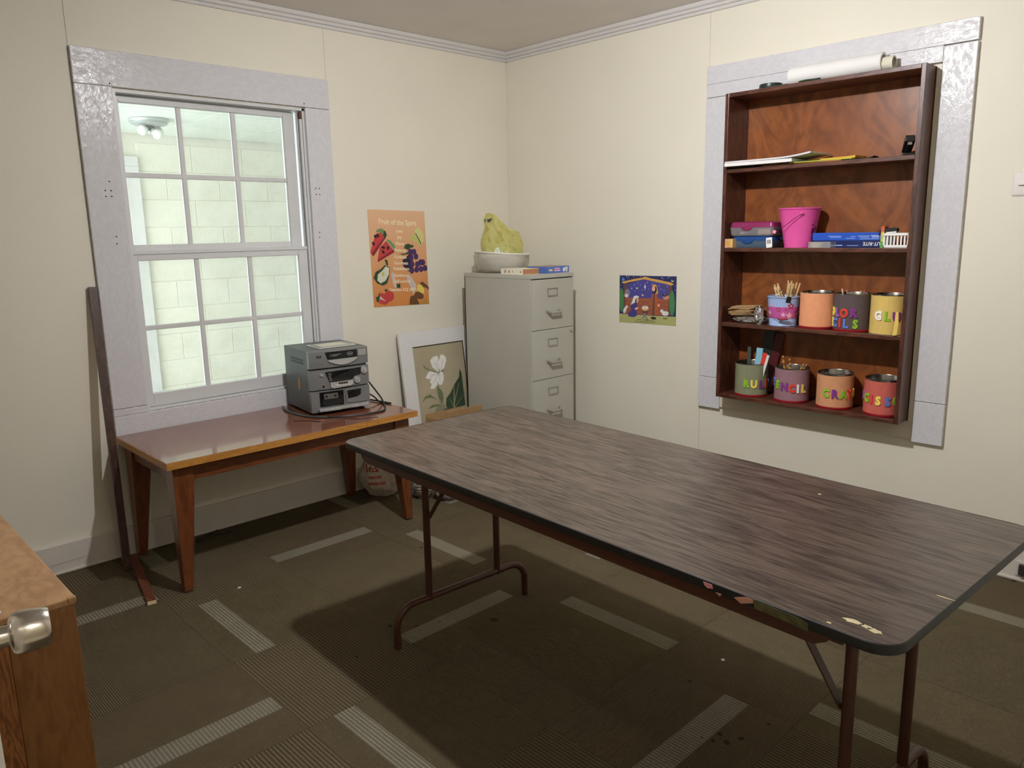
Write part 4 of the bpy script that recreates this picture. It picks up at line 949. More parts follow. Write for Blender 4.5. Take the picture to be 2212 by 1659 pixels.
MB().box(fx0-.002, fx1+.002, fy0-.001, fy1, fz-.022, fz).build('top', FG, fc, bevel=.002)
MB().box(fx0+.008, fx1-.008, fy0+.004, fy0+.03, CF, .05).build('plinth', FG, fc)
dh = (fz-.026-.052)/4
for k in range(4):
    z0 = .052+dh*k+.0015; z1 = .052+dh*(k+1)-.0015
    dr = MB().box(fx0+.0105, fx1-.0105, fy0, fy0+.028, z0, z1).build('drawer', FG, fc, bevel=.0015)
    xm = (fx0+fx1)/2; zl = z1-.072
    lh = MB(); a, b, c_, d_ = xm-.040, xm+.040, zl-.024, zl+.024
    lh.box(a, b, fy0-.004, fy0, c_, c_+.006); lh.box(a, b, fy0-.004, fy0, d_-.006, d_); lh.box(a, a+.006, fy0-.004, fy0, c_+.006, d_-.006); lh.box(b-.006, b, fy0-.004, fy0, c_+.006, d_-.006)
    lh.build('label_holder', FD, dr, bevel=.001, seg=1)
    zh = z1-.185
    MB().tube([(xm-.048, fy0, zh+.012), (xm-.046, fy0-.016, zh+.008), (xm-.038, fy0-.028, zh), (xm+.038, fy0-.028, zh), (xm+.046, fy0-.016, zh+.008), (xm+.048, fy0, zh+.012)], .0075, 8, FD, flat=1.2).build('handle', FD, dr, smooth=True)
    if k == 2: MB().lathe([(.008, 0), (.008, .008), (.006, .010), (.0004, .010)], n=14, m=CHROME, X=basis((fx1-.024, fy0, z1-.022), (1, 0, 0), (0, 0, 1), (0, -1, 0))).build('lock', CHROME, dr, smooth=True)
TP = fz
# plastic-wrapped basin
bs = thing('white_basin', (-.357, -.307, TP), 'round white plastic basin in a clear grey plastic bag on the filing cabinet', 'basin')
WBS = mat('white_basin_plastic', (226, 222, 212), .35, var=.02)
Xb = T(-.357, -.307, TP+.011) @ Matrix.Rotation(R(4), 4, Vector((.7, .7, 0)))
MB().lathe([(.0005, .003), (.105, .003), (.125, .02), (.150, .095), (.155, .104), (.160, .106), (.163, .101), (.160, .095), (.155, .093), (.130, .018), (.11, 0), (.0005, 0)], n=40, m=WBS, X=Xb).build('basin', WBS, bs, smooth=True)
GBG = film('grey_plastic_film', (228, 225, 216), .42, .2, .9, 30)
rings = []
for z, r_, am in ((0, .112, .01), (.004, .128, .010), (.02, .146, .012), (.045, .156, .012), (.07, .160, .010), (.092, .163, .003), (.101, .1645, .001)):
    rings.append([((r_+am*noise.noise(Vector((3*math.cos(R(i*6)), 3*math.sin(R(i*6)), z*30))))*math.cos(R(i*6)), (r_+am*noise.noise(Vector((3*math.cos(R(i*6)), 3*math.sin(R(i*6)), z*30))))*math.sin(R(i*6)), z) for i in range(60)])
MB().loft(rings, GBG, cap=False, X=T(-.357, -.307, TP+.001)).build('bag_film', GBG, bs, smooth=True)
MB().add(*blob((-.445, -.190, TP+.022), .03, .03, .020, 5, .25, 2.2, 4, zmin=TP+.001), GBG).build('film_tail', GBG, bs, smooth=True)
MB().tube(bez([(-.457, -.192, TP+.108), (-.447, -.182, TP+.122), (-.432, -.222, TP+.126), (-.467, -.282, TP+.114), (-.502, -.332, TP+.110), (-.492, -.372, TP+.112)], 6), .005, 8, WBS, flat=.5).build('rim_handle', WBS, bs, smooth=True)
# yellow carrier bag: tall collapsed sack
YF = film('yellow_carrier_plastic', (230, 224, 150), .68, .35, .8, 28)
yb = thing('yellow_bag', (-.352, -.302, TP+.01), 'crumpled yellow plastic carrier bag sitting in the white basin', 'plastic bag')
ux = Vector((.72, -.69, 0)); uy = Vector((.69, .72, 0))    # spread of the bag across the room's diagonal
def bagpt(s_, t_, side):
    """s across 0..1, t up 0..1"""
    prof_ = [(0, .30), (.08, .335), (.2, .338), (.34, .325), (.45, .298), (.55, .272), (.66, .248), (.78, .238), (.9, .228), (1, .17)]
    for (a, ha), (b, hb_) in zip(prof_, prof_[1:]):
        if a <= s_ <= b: hgt = ha+(hb_-ha)*(s_-a)/(b-a); break
    w_ = -.108+.235*s_+(.012*math.sin(9*t_) if s_ < .1 else 0)
    wide = .085*math.sqrt(max(0, 1-(2*s_-1)**4))*(1-.93*max(0, (t_*hgt-.10)/max(.01, hgt-.10))**.9 if t_*hgt > .10 else 1)
    z = .010+t_*(hgt-.010)
    p = Vector((-.357, -.307, TP))+ux*w_+uy*wide*side
    nz = noise.noise(Vector((s_*7, t_*7, side*2)))*.010+(1-2*abs(noise.noise(Vector((s_*11+5, t_*11, side))))) * .005
    inr = min(1, max(0, .13-Vector((p.x+.357, p.y+.307)).length)/.03)
    return tuple(p+uy*nz*side*3+Vector((0, 0, z+nz*.3)))
n1, n2 = 30, 24
ybm = MB()
for side in (-1, 1):
    v = [bagpt(i/n1, j/n2, side) for j in range(n2+1) for i in range(n1+1)]
    f = [(j*(n1+1)+i, j*(n1+1)+i+1, (j+1)*(n1+1)+i+1, (j+1)*(n1+1)+i) for j in range(n2) for i in range(n1)]
    if side < 0: f = [q[::-1] for q in f]
    ybm.add(v, f, YF)
ybm.build('bag_film', YF, yb, smooth=True)
WH2 = mat('white_crumpled_content', (206, 214, 196), .6, var=.1, vscale=30, bump=.5, bscale=40)
MB().add(*blob((-.367, -.322, TP+.085), .085, .06, .07, 11, .2, 2.2, 4, zmin=TP+.01), WH2).build('content_bundle', WH2, yb, smooth=True)
BLK = mat('black_print', (28, 26, 20), .5, var=0)
Lf = basis(tuple(Vector(bagpt(.15, .88, -1))-uy*.016), tuple(ux), (0, 0, 1), tuple(-uy))
MB().flat([(-.020, -.008), (.008, -.010), (.020, .002), (.024, .014), (.006, .008), (-.020, .007)], .001, BLK, Lf).build('black_logo', BLK, yb)
MB().text('AL', .012, PAPER, Lf @ T(-.008, 0, .0015), off=.0002).build('lettering', None, yb)
bkk = thing('paperback_book', (-.43, -.52, TP), 'thick worn paperback with cream spine lying on the filing cabinet', 'book')
CRS = mat('cream_book_cover', (234, 226, 204), .6, var=.06, vscale=40); PGS = mat('browned_page_edges', (180, 126, 88), .8, var=.15, vscale=120, stretch=(1, 1, 12))
b0 = (-.505, -.377, -.630, -.458)
MB().box(b0[0]+.002, b0[1], b0[2]+.0015, b0[3]-.0015, TP+.0015, TP+.029).build('pages', PGS, bkk)
MB().box(b0[0], b0[1]+.002, b0[2], b0[3], TP, TP+.0014).box(b0[0], b0[1]+.002, b0[2], b0[3], TP+.0292, TP+.0306).box(b0[0], b0[0]+.0016, b0[2], b0[3], TP+.0014, TP+.0292).build('cover', CRS, bkk, bevel=.0004, seg=1)
DKP = mat('brown_spine_print', (110, 84, 66), .7, var=0)
sp = MB(); Xs = basis((b0[0]-.0003, b0[3], TP), (0, -1, 0), (0, 0, 1), (-1, 0, 0))
for a, b, c_, d_ in ((.028, .033, .007, .024), (.036, .039, .007, .024), (.041, .044, .008, .023), (.062, .070, .009, .022), (.090, .093, .010, .020), (.094, .097, .012, .018)): sp.flat([(a, c_), (b, c_), (b, d_), (a, d_)], 0, DKP, Xs)
sp.flat([(.150, .015), (.156, .010), (.162, .015), (.156, .020)], 0, DKP, Xs)
sp.build('spine_print', DKP, bkk)
pz = thing('puzzle_box', (-.25, -.55, TP), 'flat blue children\'s puzzle box lying on the filing cabinet behind the book', 'box')
PB = mat('blue_puzzle_box_card', (84, 116, 184), .45, var=.05, vscale=20)
p0 = (-.346, -.162, -.660, -.505)
MB().box(p0[0], p0[1], p0[2], p0[3], TP, TP+.036).build('box_body', PB, pz, bevel=.001)
MB().box(p0[0]+.004, p0[1]-.004, p0[2]+.004, p0[3]-.004, TP+.0361, TP+.0366).build('top_print', mat('brown_picture_print', (164, 140, 120), .5, var=.3, vscale=18), pz)
pp = MB(); Xp = basis((p0[0], p0[2]-.0004, TP), (1, 0, 0), (0, 0, 1), (0, -1, 0))
for a, b, c_, d_, m_ in ((.018, .045, .012, .022, YEL), (.062, .105, .022, .028, LPK), (.060, .11, .010, .018, LPK)): pp.flat([(a, c_), (b, c_), (b, d_), (a, d_)], 0, m_, Xp)
pp.flat(ell(.140, .016, .010, .012, 12), 0, PAPER, Xp); pp.flat(ell(.160, .024, .012, .008, 12), 0, PAPER, Xp); pp.flat(ell(.162, .012, .008, .009, 12), 0, PAPER, Xp)
pp.build('side_print', PAPER, pz)

# ------------------------------------------------------------------ unseen hall lamp, added behind the camera as fill light
fixture('ceiling_light', (-3.1, -4.35, H), 'unseen fill light added on the hall ceiling outside the door', emis('hall_fill_bulb', (1.0, .95, .88), 600.0), [(90, 40), (-90, 40)], .15, .031, GALV)

# ------------------------------------------------------------------ fruit poster
def quadmap(TLc, TRc, BRc, BLc):
    def f(x, y):
        u = v = .5
        for _ in range(6):
            xl = TLc[0]+(BLc[0]-TLc[0])*(1-v); xr = TRc[0]+(BRc[0]-TRc[0])*(1-v); u = (x-xl)/(xr-xl)
            yt = TLc[1]+(TRc[1]-TLc[1])*u; yb = BLc[1]+(BRc[1]-BLc[1])*u; v = (yb-y)/(yb-yt)
        return u, v
    return f
class Print:
    """flat print: coloured shapes a hair's breadth above the sheet"""
    def __init__(s, X, w_, h_, mp, wav=None):
        s.X, s.w, s.h, s.mp, s.mb, s.k, s.wav = X, w_, h_, mp, MB(), 0, wav or (lambda x, y: 0)
    def pt(s, x, y): u, v = s.mp(x, y); return (u*s.w, v*s.h)
    def poly(s, pts, m, sub=True):
        s.k += 1; z = .0006+.00004*s.k
        q = [s.pt(*p) for p in pts]
        n = len(q); a = sum(q[i][0]*q[(i+1) % n][1]-q[(i+1) % n][0]*q[i][1] for i in range(n))
        if a < 0: q = q[::-1]
        s.mb.add([(x, y, z+s.wav(x, y)) for x, y in q], [tuple(range(n))], m, s.X)
    def ell(s, cx, cy, rx, ry, m, rot=0, n=16): s.poly(ell(cx, cy, rx, ry, n, rot=rot), m)
    def text(s, t, cx, cy, size, m, rot=0, off=.0002, sx=1):
        s.k += 1; z = .0006+.00004*s.k; x, y = s.pt(cx, cy)
        s.mb.text(t, size, m, s.X @ T(x, y, z+s.wav(x, y)) @ RZ(rot), off=off, sx=sx)
def pm_(n, c): return mat('print_'+n, c, .55, var=.06, vscale=60)
def sheet_mesh(X, w_, h_, m, wav, n=14, th=.0005):
    b = MB(); N = n+1
    v = [(w_*i/n, h_*j/n, wav(w_*i/n, h_*j/n)+.0005) for j in range(N) for i in range(N)]+[(w_*i/n, h_*j/n, wav(w_*i/n, h_*j/n)) for j in range(N) for i in range(N)]
    f = [(j*N+i, j*N+i+1, (j+1)*N+i+1, (j+1)*N+i) for j in range(n) for i in range(n)]
    f += [(N*N+j*N+i, N*N+(j+1)*N+i, N*N+(j+1)*N+i+1, N*N+j*N+i+1) for j in range(n) for i in range(n)]
    return b.add(v, f, m, X)
fp = thing('fruit_poster', (-.86, -.002, 1.015), 'orange Fruit of the Spirit poster taped to the wall right of the window', 'poster')
Xf = basis((-1.049, -.0012, 1.021), (.9997, 0, -.0245), (-.0205, 0, .9998), (0, -1, 0))
FW, FH = .387, .533
POB = bpy.data.materials.new('orange_poster_print'); POB.use_nodes = True
n_, l_ = nt(POB); b_ = n_['Principled BSDF']; b_.inputs['Roughness'].default_value = .45
tc = n_.new('ShaderNodeTexCoord'); rmp = n_.new('ShaderNodeValToRGB'); spx = n_.new('ShaderNodeSeparateXYZ'); l_.new(tc.outputs['Generated'], spx.inputs[0]); l_.new(spx.outputs[2], rmp.inputs[0]); l_.new(rmp.outputs[0], b_.inputs['Base Color'])
rmp.color_ramp.elements[0].color = srgb((214, 136, 66))+(1,); rmp.color_ramp.elements[1].color = srgb((228, 184, 146))+(1,)
wv = lambda x, y: 0
sheet_mesh(Xf, FW, FH, POB, wv).build('sheet', POB, fp, smooth=True)
P = Print(Xf, FW, FH, quadmap((92, 85), (940, 105), (1010, 1485), (190, 1550)), wv)
red, dred, grn, dgrn, blk_, lime, lime2, pur, pur2, wht, brn, tan, yel, pale, crm = [pm_(*a) for a in (('melon', (196, 62, 66)), ('melon_side', (140, 36, 46)), ('rind', (120, 148, 96)), ('dark_green', (48, 74, 44)), ('black', (28, 22, 24)), ('lime', (196, 192, 110)), ('lime_b', (214, 208, 140)), ('grape', (74, 48, 96)), ('grape_dark', (44, 28, 56)), ('pear_white', (218, 218, 196)), ('brown', (104, 70, 42)), ('tan', (190, 140, 60)), ('yellow', (230, 206, 100)), ('pale', (206, 190, 182)), ('cream', (248, 232, 196)))]
P.poly([(205, 430), (230, 380), (290, 360), (350, 400), (372, 460), (345, 525), (320, 500), (280, 420)], grn); P.poly([(325, 400), (350, 400), (372, 460), (345, 525), (318, 470)], dgrn)
P.poly([(205, 450), (280, 420), (345, 510), (270, 620), (180, 780), (135, 720)], red); P.poly([(330, 500), (345, 515), (180, 780), (150, 745), (250, 600)], dred)
P.poly([(365, 520), (420, 540), (470, 590), (496, 640), (476, 690), (370, 560)], grn); P.poly([(362, 545), (380, 560), (478, 680), (465, 690)], wht)
P.poly([(265, 650), (360, 545), (470, 680), (237, 835)], red); P.poly([(237, 832), (468, 675), (482, 712), (242, 866)], dred)
for x, y, a in ((205, 485, 60), (238, 470, 60), (178, 590, 60), (315, 645, 20), (386, 652, 90), (318, 712, 60)): P.ell(x, y, 30, 17, blk_, a)
P.poly([(705, 515), (735, 455), (790, 430), (888, 592), (886, 612), (800, 560)], lime); P.poly([(778, 385), (830, 346), (890, 380), (930, 450), (932, 540), (892, 588)], lime2); P.poly([(795, 430), (808, 432), (888, 575), (880, 590)], dgrn)
P.poly([(622, 650), (640, 600), (690, 582), (735, 605), (770, 600), (760, 640), (715, 645), (690, 680)], dgrn); P.poly([(560, 740), (640, 730), (690, 700), (690, 740), (600, 755)], dgrn)
P.poly([(680, 760), (720, 700), (760, 760), (760, 960), (690, 1000), (610, 920), (600, 830)], pur2)
for x, y in ((720, 705), (775, 705), (730, 795), (805, 775), (745, 890), (825, 890), (875, 860), (912, 860), (740, 985), (812, 970), (882, 960), (945, 945)): P.ell(x, y, 36, 46, pur)
P.poly([(335, 820), (378, 832), (388, 915), (360, 905)], dgrn)
P.poly([(340, 905), (410, 940), (414, 1000), (395, 1110), (370, 1190), (310, 1217), (230, 1185), (178, 1100), (210, 1010), (280, 970)], dgrn); P.poly([(350, 925), (404, 950), (400, 1040), (352, 1140), (280, 1185), (232, 1140), (240, 1050), (305, 990)], wht); P.ell(312, 1045, 22, 34, lime)
P.poly([(432, 1030), (455, 1012), (478, 1040), (512, 1245), (470, 1245), (440, 1120)], pale); P.poly([(513, 1190), (566, 1186), (566, 1248), (513, 1248)], dgrn)
P.poly([(655, 1090), (720, 1060), (805, 1200), (795, 1260), (762, 1352), (715, 1240)], pale)
P.poly([(860, 1170), (900, 1148), (960, 1190), (1000, 1230), (1000, 1278), (960, 1235), (885, 1235)], brn); P.ell(872, 1262, 50, 78, yel, -25)
P.poly([(850, 1480), (950, 1400), (1006, 1465), (1006, 1485)], tan); P.ell(850, 1360, 75, 52, brn, 25); P.poly([(700, 1500), (715, 1380), (790, 1350), (850, 1480), (840, 1495)], brn)
P.ell(402, 1375, 72, 84, red); P.poly([(265, 1340), (310, 1330), (370, 1390), (400, 1470), (350, 1510), (270, 1490), (230, 1440), (300, 1430)], red); P.poly([(280, 1380), (340, 1440), (350, 1455), (260, 1415)], pale); P.poly([(210, 1395), (240, 1385), (270, 1300), (265, 1400), (250, 1470), (225, 1465)], dgrn); P.poly([(330, 1290), (360, 1262), (380, 1290), (360, 1310)], dgrn)
P.text('Fruit of the Spirit', 530, 275, .041, crm, R(-1.5), .0008, .90)
for t_, cx_, cy_ in (('Love', 550, 400), ('Joy', 553, 490), ('Peace', 557, 585), ('Patience', 565, 685), ('Kindness', 568, 785), ('Goodness', 578, 875), ('Faithfulness', 582, 960), ('Gentleness', 588, 1060), ('Self-control', 595, 1150)):
    P.text(t_, cx_, cy_, .0255, crm, R(-1.5), .0006, .92)
P.text('Galatians 5:22 (NIV)', 608, 1275, .0245, crm, R(-1.5), .0006, .95)
P.mb.build('printed_picture', None, fp)

# ------------------------------------------------------------------ nativity poster
np_ = thing('nativity_poster', (-.002, -1.086, .91), 'small starry-night stable nativity poster on the wall beside the filing cabinet', 'poster')
Xn = basis((-.0012, -.897, .906), (0, -.99992, .012), (0, .0, 1), (-1, 0, 0))
NW, NH = .379, .262
wv2 = lambda x, y: 0
sk = pm_('night_sky', (40, 44, 96))
sheet_mesh(Xn, NW, NH, sk, wv2, 8).build('sheet', sk, np_, smooth=True)
P = Print(Xn, NW, NH, quadmap((398, 345), (1690, 362), (1665, 1488), (385, 1395)), wv2)
pb, hay, post, wallw, grd, tree, robe, veil, skin, rob2, drk, sheep, grey, cow, star = [pm_(*a) for a in (('purple_sky', (76, 72, 148)), ('hay', (214, 164, 84)), ('post', (104, 72, 62)), ('stable_wood', (156, 88, 62)), ('meadow', (174, 176, 112)), ('cypress', (74, 132, 78)), ('blue_robe', (68, 62, 132)), ('veil', (220, 224, 224)), ('skin', (228, 178, 158)), ('orange_robe', (170, 88, 48)), ('dark', (52, 34, 34)), ('sheep', (222, 218, 216)), ('grey', (136, 128, 136)), ('cow', (196, 140, 120)), ('star', (240, 240, 250)))]
P.poly([(530, 880), (530, 560), (980, 420), (1020, 420), (1550, 565), (1520, 890)], pb)
P.poly([(520, 840), (1515, 875), (1510, 1260), (520, 1215)], wallw)
for y in (915, 1010, 1110): P.poly([(525, y), (1510, y+38), (1510, y+46), (525, y+8)], post)
P.poly([(390, 1205), (600, 1225), (1665, 1282), (1665, 1488), (385, 1395)], grd)
P.poly([(485, 520), (545, 525), (530, 1225), (490, 1205)], post); P.poly([(1535, 560), (1590, 560), (1565, 1255), (1500, 1245)], post); P.poly([(545, 640), (640, 530), (660, 540), (560, 665)], post); P.poly([(1400, 560), (1500, 670), (1490, 695), (1380, 570)], post)
P.poly([(438, 515), (470, 485), (560, 465), (760, 420), (920, 398), (980, 372), (1030, 378), (1120, 410), (1300, 440), (1460, 480), (1560, 495), (1635, 545), (1570, 570), (1440, 530), (1240, 490), (1020, 440), (960, 432), (780, 470), (600, 505), (560, 525)], hay)
for cx_, cy_, rx, ry, m_ in ((443, 900, 58, 290, tree), (1592, 970, 66, 310, tree)): P.poly([(cx_, cy_-ry)]+[(cx_+rx*math.sin(R(a))*(.9 if a < 180 else .9), cy_-ry*.0-ry*.95*math.cos(R(a))) for a in range(40, 321, 20)], m_)
P.ell(582, 745, 62, 95, grey); P.ell(560, 800, 45, 40, sheep); P.ell(1465, 830, 70, 62, cow); P.poly([(1360, 760), (1450, 790), (1500, 740), (1510, 790), (1420, 830)], drk)
P.ell(520, 1130, 36, 75, sheep, 15); P.ell(565, 1055, 30, 36, sheep); P.ell(1445, 1205, 75, 55, sheep); P.ell(1370, 1150, 36, 38, sheep); P.poly([(1400, 1315), (1490, 1315), (1490, 1330), (1400, 1330)], drk)
P.poly([(700, 970), (790, 955), (835, 1060), (790, 1110), (812, 1250), (740, 1290), (640, 1280), (595, 1250), (610, 1180), (680, 1130), (660, 1040)], robe); P.poly([(735, 815), (800, 795), (850, 815), (850, 850), (800, 850), (770, 950), (665, 1010), (695, 930)], veil); P.ell(812, 905, 34, 56, skin); P.poly([(770, 900), (800, 845), (800, 960), (770, 960)], drk); P.poly([(750, 1090), (840, 1050), (820, 1120), (760, 1115)], skin)
P.poly([(1150, 770), (1270, 770), (1315, 960), (1285, 1230), (1155, 1225), (1128, 930)], rob2); P.poly([(1180, 780), (1218, 780), (1205, 1265), (1150, 1250)], post); P.poly([(1225, 560), (1270, 590), (1292, 750), (1230, 770)], hay); P.ell(1205, 650, 56, 105, drk); P.ell(1188, 645, 38, 58, skin); P.ell(1205, 575, 50, 30, hay); P.ell(1302, 1020, 24, 36, skin); P.ell(1185, 1312, 64, 30, drk, 8)
P.poly([(910, 1325), (945, 1330), (1045, 1200), (1010, 1190)], grey); P.poly([(1070, 1345), (1035, 1345), (940, 1200), (975, 1190)], grey); P.poly([(915, 1130), (1080, 1140), (1050, 1210), (945, 1205)], post); P.ell(998, 1105, 82, 42, hay); P.ell(998, 1070, 74, 40, sheep); P.ell(998, 1050, 26, 24, skin)
for a in (-60, -30, 0, 30, 60): P.poly([(998+115*math.sin(R(a-3)), 1020-115*math.cos(R(a-3))), (998+150*math.sin(R(a)), 1020-150*math.cos(R(a))), (998+115*math.sin(R(a+3)), 1020-115*math.cos(R(a+3)))], hay)
P.poly([(998, 520), (1008, 590), (1030, 600), (1008, 612), (998, 690), (988, 612), (966, 600), (988, 590)], star)
for x, y, r_ in ((425, 375, 9), (572, 368, 12), (620, 380, 9), (595, 420, 8), (740, 372, 9), (895, 370, 8), (1375, 398, 13), (1412, 420, 9), (1512, 395, 10), (1555, 372, 8), (690, 635, 13), (745, 555, 10), (825, 515, 9), (890, 555, 9), (1050, 500, 10), (1162, 520, 8), (1318, 575, 10), (1355, 650, 9), (1492, 595, 10), (935, 668, 8), (765, 700, 7), (1080, 655, 7), (1425, 682, 8), (432, 572, 8), (415, 655, 7), (1660, 672, 9), (1665, 578, 7)):
    P.poly([(x, y-r_*1.5), (x+r_*.8, y), (x, y+r_*1.5), (x-r_*.8, y)], star)
for x, y in ((818, 625), (950, 782), (1610, 462)): P.poly([(x-30, y-30), (x, y+5), (x+40, y-20), (x+5, y+30), (x-20, y+25)], lime2)
P.poly([(445, 460), (480, 385), (530, 420), (525, 475)], pm_('blue_bird', (84, 134, 196)))
P.text('You will . . . give birth to a son,', 1000, 1352, .0088, drk, R(.3), .0001); P.text('and . . . call him Jesus. Luke 1:31 (NIV)', 1010, 1398, .0088, drk, R(.3), .0001)
P.mb.build('printed_picture', None, np_)

# ------------------------------------------------------------------ framed flower picture leaning on the wall
up = Vector((0, .115, .855)).normalized(); Xfr = basis((-.926, -.158, CF+.003), (1, 0, 0), tuple(up), tuple(Vector((1, 0, 0)).cross(up)))
FWd, FHt, mw_ = .560, .862, .088
fr = thing('framed_picture', (-.65, -.15, CF), 'white-framed white hibiscus picture leaning against the wall beside the filing cabinet', 'picture')
WFR = mat('white_frame_paint', (224, 222, 220), .35, var=.02)
for nm, q in (('frame_stile', (0, mw_, 0, FHt)), ('frame_stile', (FWd-mw_, FWd, 0, FHt)), ('frame_rail', (mw_, FWd-mw_, 0, mw_)), ('frame_rail', (mw_, FWd-mw_, FHt-mw_, FHt))):
    MB().box(q[0], q[1], q[2], q[3], -.018, 0, X=Xfr).build(nm, WFR, fr, bevel=.0015)
CAN = mat('taupe_canvas', (176, 164, 136), .8, var=.1, vscale=5)
MB().box(mw_-.002, FWd-mw_+.002, mw_-.002, FHt-mw_+.002, -.016, -.010, X=Xfr).build('canvas', CAN, fr)
LIN = mat('dark_inner_edge', (52, 40, 30), .7, var=0)
il = MB(); il.box(mw_, mw_+.004, mw_, FHt-mw_, -.010, -.006, X=Xfr); il.box(mw_, FWd-mw_, FHt-mw_-.004, FHt-mw_, -.010, -.006, X=Xfr); il.box(FWd-mw_-.004, FWd-mw_, mw_, FHt-mw_, -.010, -.006, X=Xfr); il.build('inner_edge', LIN, fr)
def fpt(x, y):
    xl = 322+(y-452)*.044; xr = 1128+(y-350)*.03; u = (x-xl)/(xr-xl); yt = 452-102*u
    return (mw_+u*.384, FHt-mw_-(y-yt)*.000392)
fl_ = MB(); kk = 0
petal, petal2, gl1, gl2, gl3 = [pm_(*a) for a in (('petal', (236, 234, 228)), ('petal_shade', (186, 184, 174)), ('leaf_dark', (58, 76, 54)), ('leaf_mid', (112, 118, 88)), ('leaf_pale', (140, 142, 112)))]
def fpoly(pts, m):
    global kk
    kk += 1; fl_.flat([fpt(*p) for p in pts], -.0096+.00005*kk, m, Xfr)
fpoly([(540, 1560), (600, 1420), (640, 1350), (760, 1345), (770, 1400), (650, 1480), (600, 1560)], gl3)
fpoly([(410, 1282), (470, 1190), (545, 1163), (600, 1215), (660, 1260), (560, 1215), (480, 1220)], gl2); fpoly([(500, 1382), (560, 1325), (635, 1322), (700, 1325), (720, 1340), (620, 1350)], gl2); fpoly([(660, 1260), (760, 1350), (770, 1365), (700, 1310)], gl2)
fpoly([(665, 1030), (740, 1140), (746, 1230), (722, 1322), (670, 1225), (655, 1120)], gl2)
fpoly([(480, 1590), (500, 1480), (540, 1455), (546, 1510), (515, 1600)], gl1); fpoly([(700, 1480), (740, 1400), (800, 1395), (830, 1430), (720, 1540)], gl1)
fpoly([(1040, 790), (1065, 850), (1072, 1000), (1078, 1170), (1085, 1365), (900, 1415), (800, 1442), (775, 1350), (790, 1240), (860, 1160), (930, 1040), (1020, 920)], gl1)
for q in ([(920, 1060), (932, 1060), (912, 1400), (890, 1405)], [(905, 1300), (1010, 1010), (1016, 1015), (915, 1320)], [(900, 1400), (1060, 1200), (1062, 1210), (905, 1408)], [(890, 1380), (835, 1240), (842, 1240), (898, 1370)]): fpoly(q, gl3)
fpoly([(700, 840), (610, 750), (585, 650), (632, 600), (668, 592), (702, 578), (722, 650), (728, 760)], petal); fpoly([(730, 825), (720, 680), (742, 590), (770, 560), (808, 575), (836, 612), (838, 655), (800, 765)], petal)
fpoly([(705, 852), (570, 795), (520, 868), (493, 912), (550, 938), (640, 890)], petal); fpoly([(695, 868), (590, 900), (553, 980), (580, 1010), (553, 1080), (612, 1082), (662, 1030), (684, 930)], petal); fpoly([(700, 858), (668, 940), (688, 1022), (732, 1030), (772, 955), (778, 870), (748, 820)], petal)
for q in ([(700, 835), (650, 690), (655, 688), (706, 830)], [(704, 835), (690, 640), (696, 640), (712, 830)], [(735, 815), (780, 640), (785, 642), (742, 815)], [(700, 852), (560, 880), (562, 886), (700, 858)], [(695, 865), (600, 1000), (606, 1002), (700, 868)], [(705, 862), (710, 1000), (716, 1000), (712, 862)], [(640, 850), (560, 910), (564, 914), (646, 854)]): fpoly(q, petal2)
fpoly([(470, 715), (480, 715), (500, 750), (560, 790), (700, 835), (725, 845), (700, 850), (560, 805), (490, 760)], gl2); fpoly([(745, 812), (778, 800), (776, 812), (750, 824)], gl1)
fl_.build('painted_flower', None, fr)

# ------------------------------------------------------------------ cardboard box and bags behind the tables
CBD = mat('corrugated_cardboard', (176, 140, 98), .85, var=.06, vscale=20)
bx_ = thing('cardboard_box', (-.75, -.32, CF), 'open brown cardboard box between the low table and filing cabinet', 'box')
x0, x1, y0, y1, zt = -.885, -.620, -.400, -.215, .420
MB().box(x0, x1, y0, y0+.005, CF, zt).build('wall_panel', CBD, bx_); MB().box(x0, x1, y1-.005, y1, CF, zt-.005).build('wall_panel', CBD, bx_); MB().box(x0, x0+.005, y0+.005, y1-.005, CF, zt-.02).build('wall_panel', CBD, bx_); MB().box(x1-.005, x1, y0+.005, y1-.005, CF, zt-.02).build('wall_panel', CBD, bx_); MB().box(x0+.005, x1-.005, y0+.005, y1-.005, CF, CF+.005).build('bottom_panel', CBD, bx_)
MB().box(0, .004, y0+.02, y1-.02, 0, .10, X=T(x1, 0, zt-.02) @ RY(R(75))).build('flap', CBD, bx_) if False else None
MB().box(x0, x1-.01, -.004, 0, 0, .042, X=T(0, y0, zt-.001) @ RX(R(14))).build('flap', CBD, bx_)
BG1 = film('cream_carrier_plastic', (216, 206, 190), .92, .35, .9, 22)
bg = thing('carrier_bag', (-1.165, -.165, CF), 'cream plastic carrier bag with red SAVINGS lettering on the floor behind the low table', 'plastic bag')
vs1, fs1 = blob((-1.155, -.165, .135), .125, .095, .15, 21, .16, 1.6, 5, zmin=CF)
MB().add(vs1, fs1, BG1).build('bag_film', BG1, bg, smooth=True)
REDP = mat('red_bag_print', (176, 26, 24), .5, var=0)
vd = Vector((-.62, -.78, .05)).normalized()
Xbg = basis((-1.235, -.262, .20), tuple(Vector((.80, -.60, 0))), (0, .10, .99), tuple(vd))
from mathutils.bvhtree import BVHTree
bvh = BVHTree.FromPolygons([Vector(p) for p in vs1], fs1)
def drape(txt, size, dy, dx=0):
    m_ = MB(); tmp = MB().text(txt, size, REDP, off=.0008)
    vs_ = []
    for p in tmp.v:
        q = Xbg @ Vector((p[0]+dx, p[1]+dy, .2)); h = bvh.ray_cast(q, -vd)
        vs_.append(tuple((h[0]+vd*.0015) if h[0] else q-vd*.2))
    m_.add(vs_, tmp.f, REDP).build('lettering', REDP, bg)
drape('les', .066, -.018, -.050); drape('PRICES', .022, -.070, -.040); drape('SAVINGS', .024, -.106, -.035)
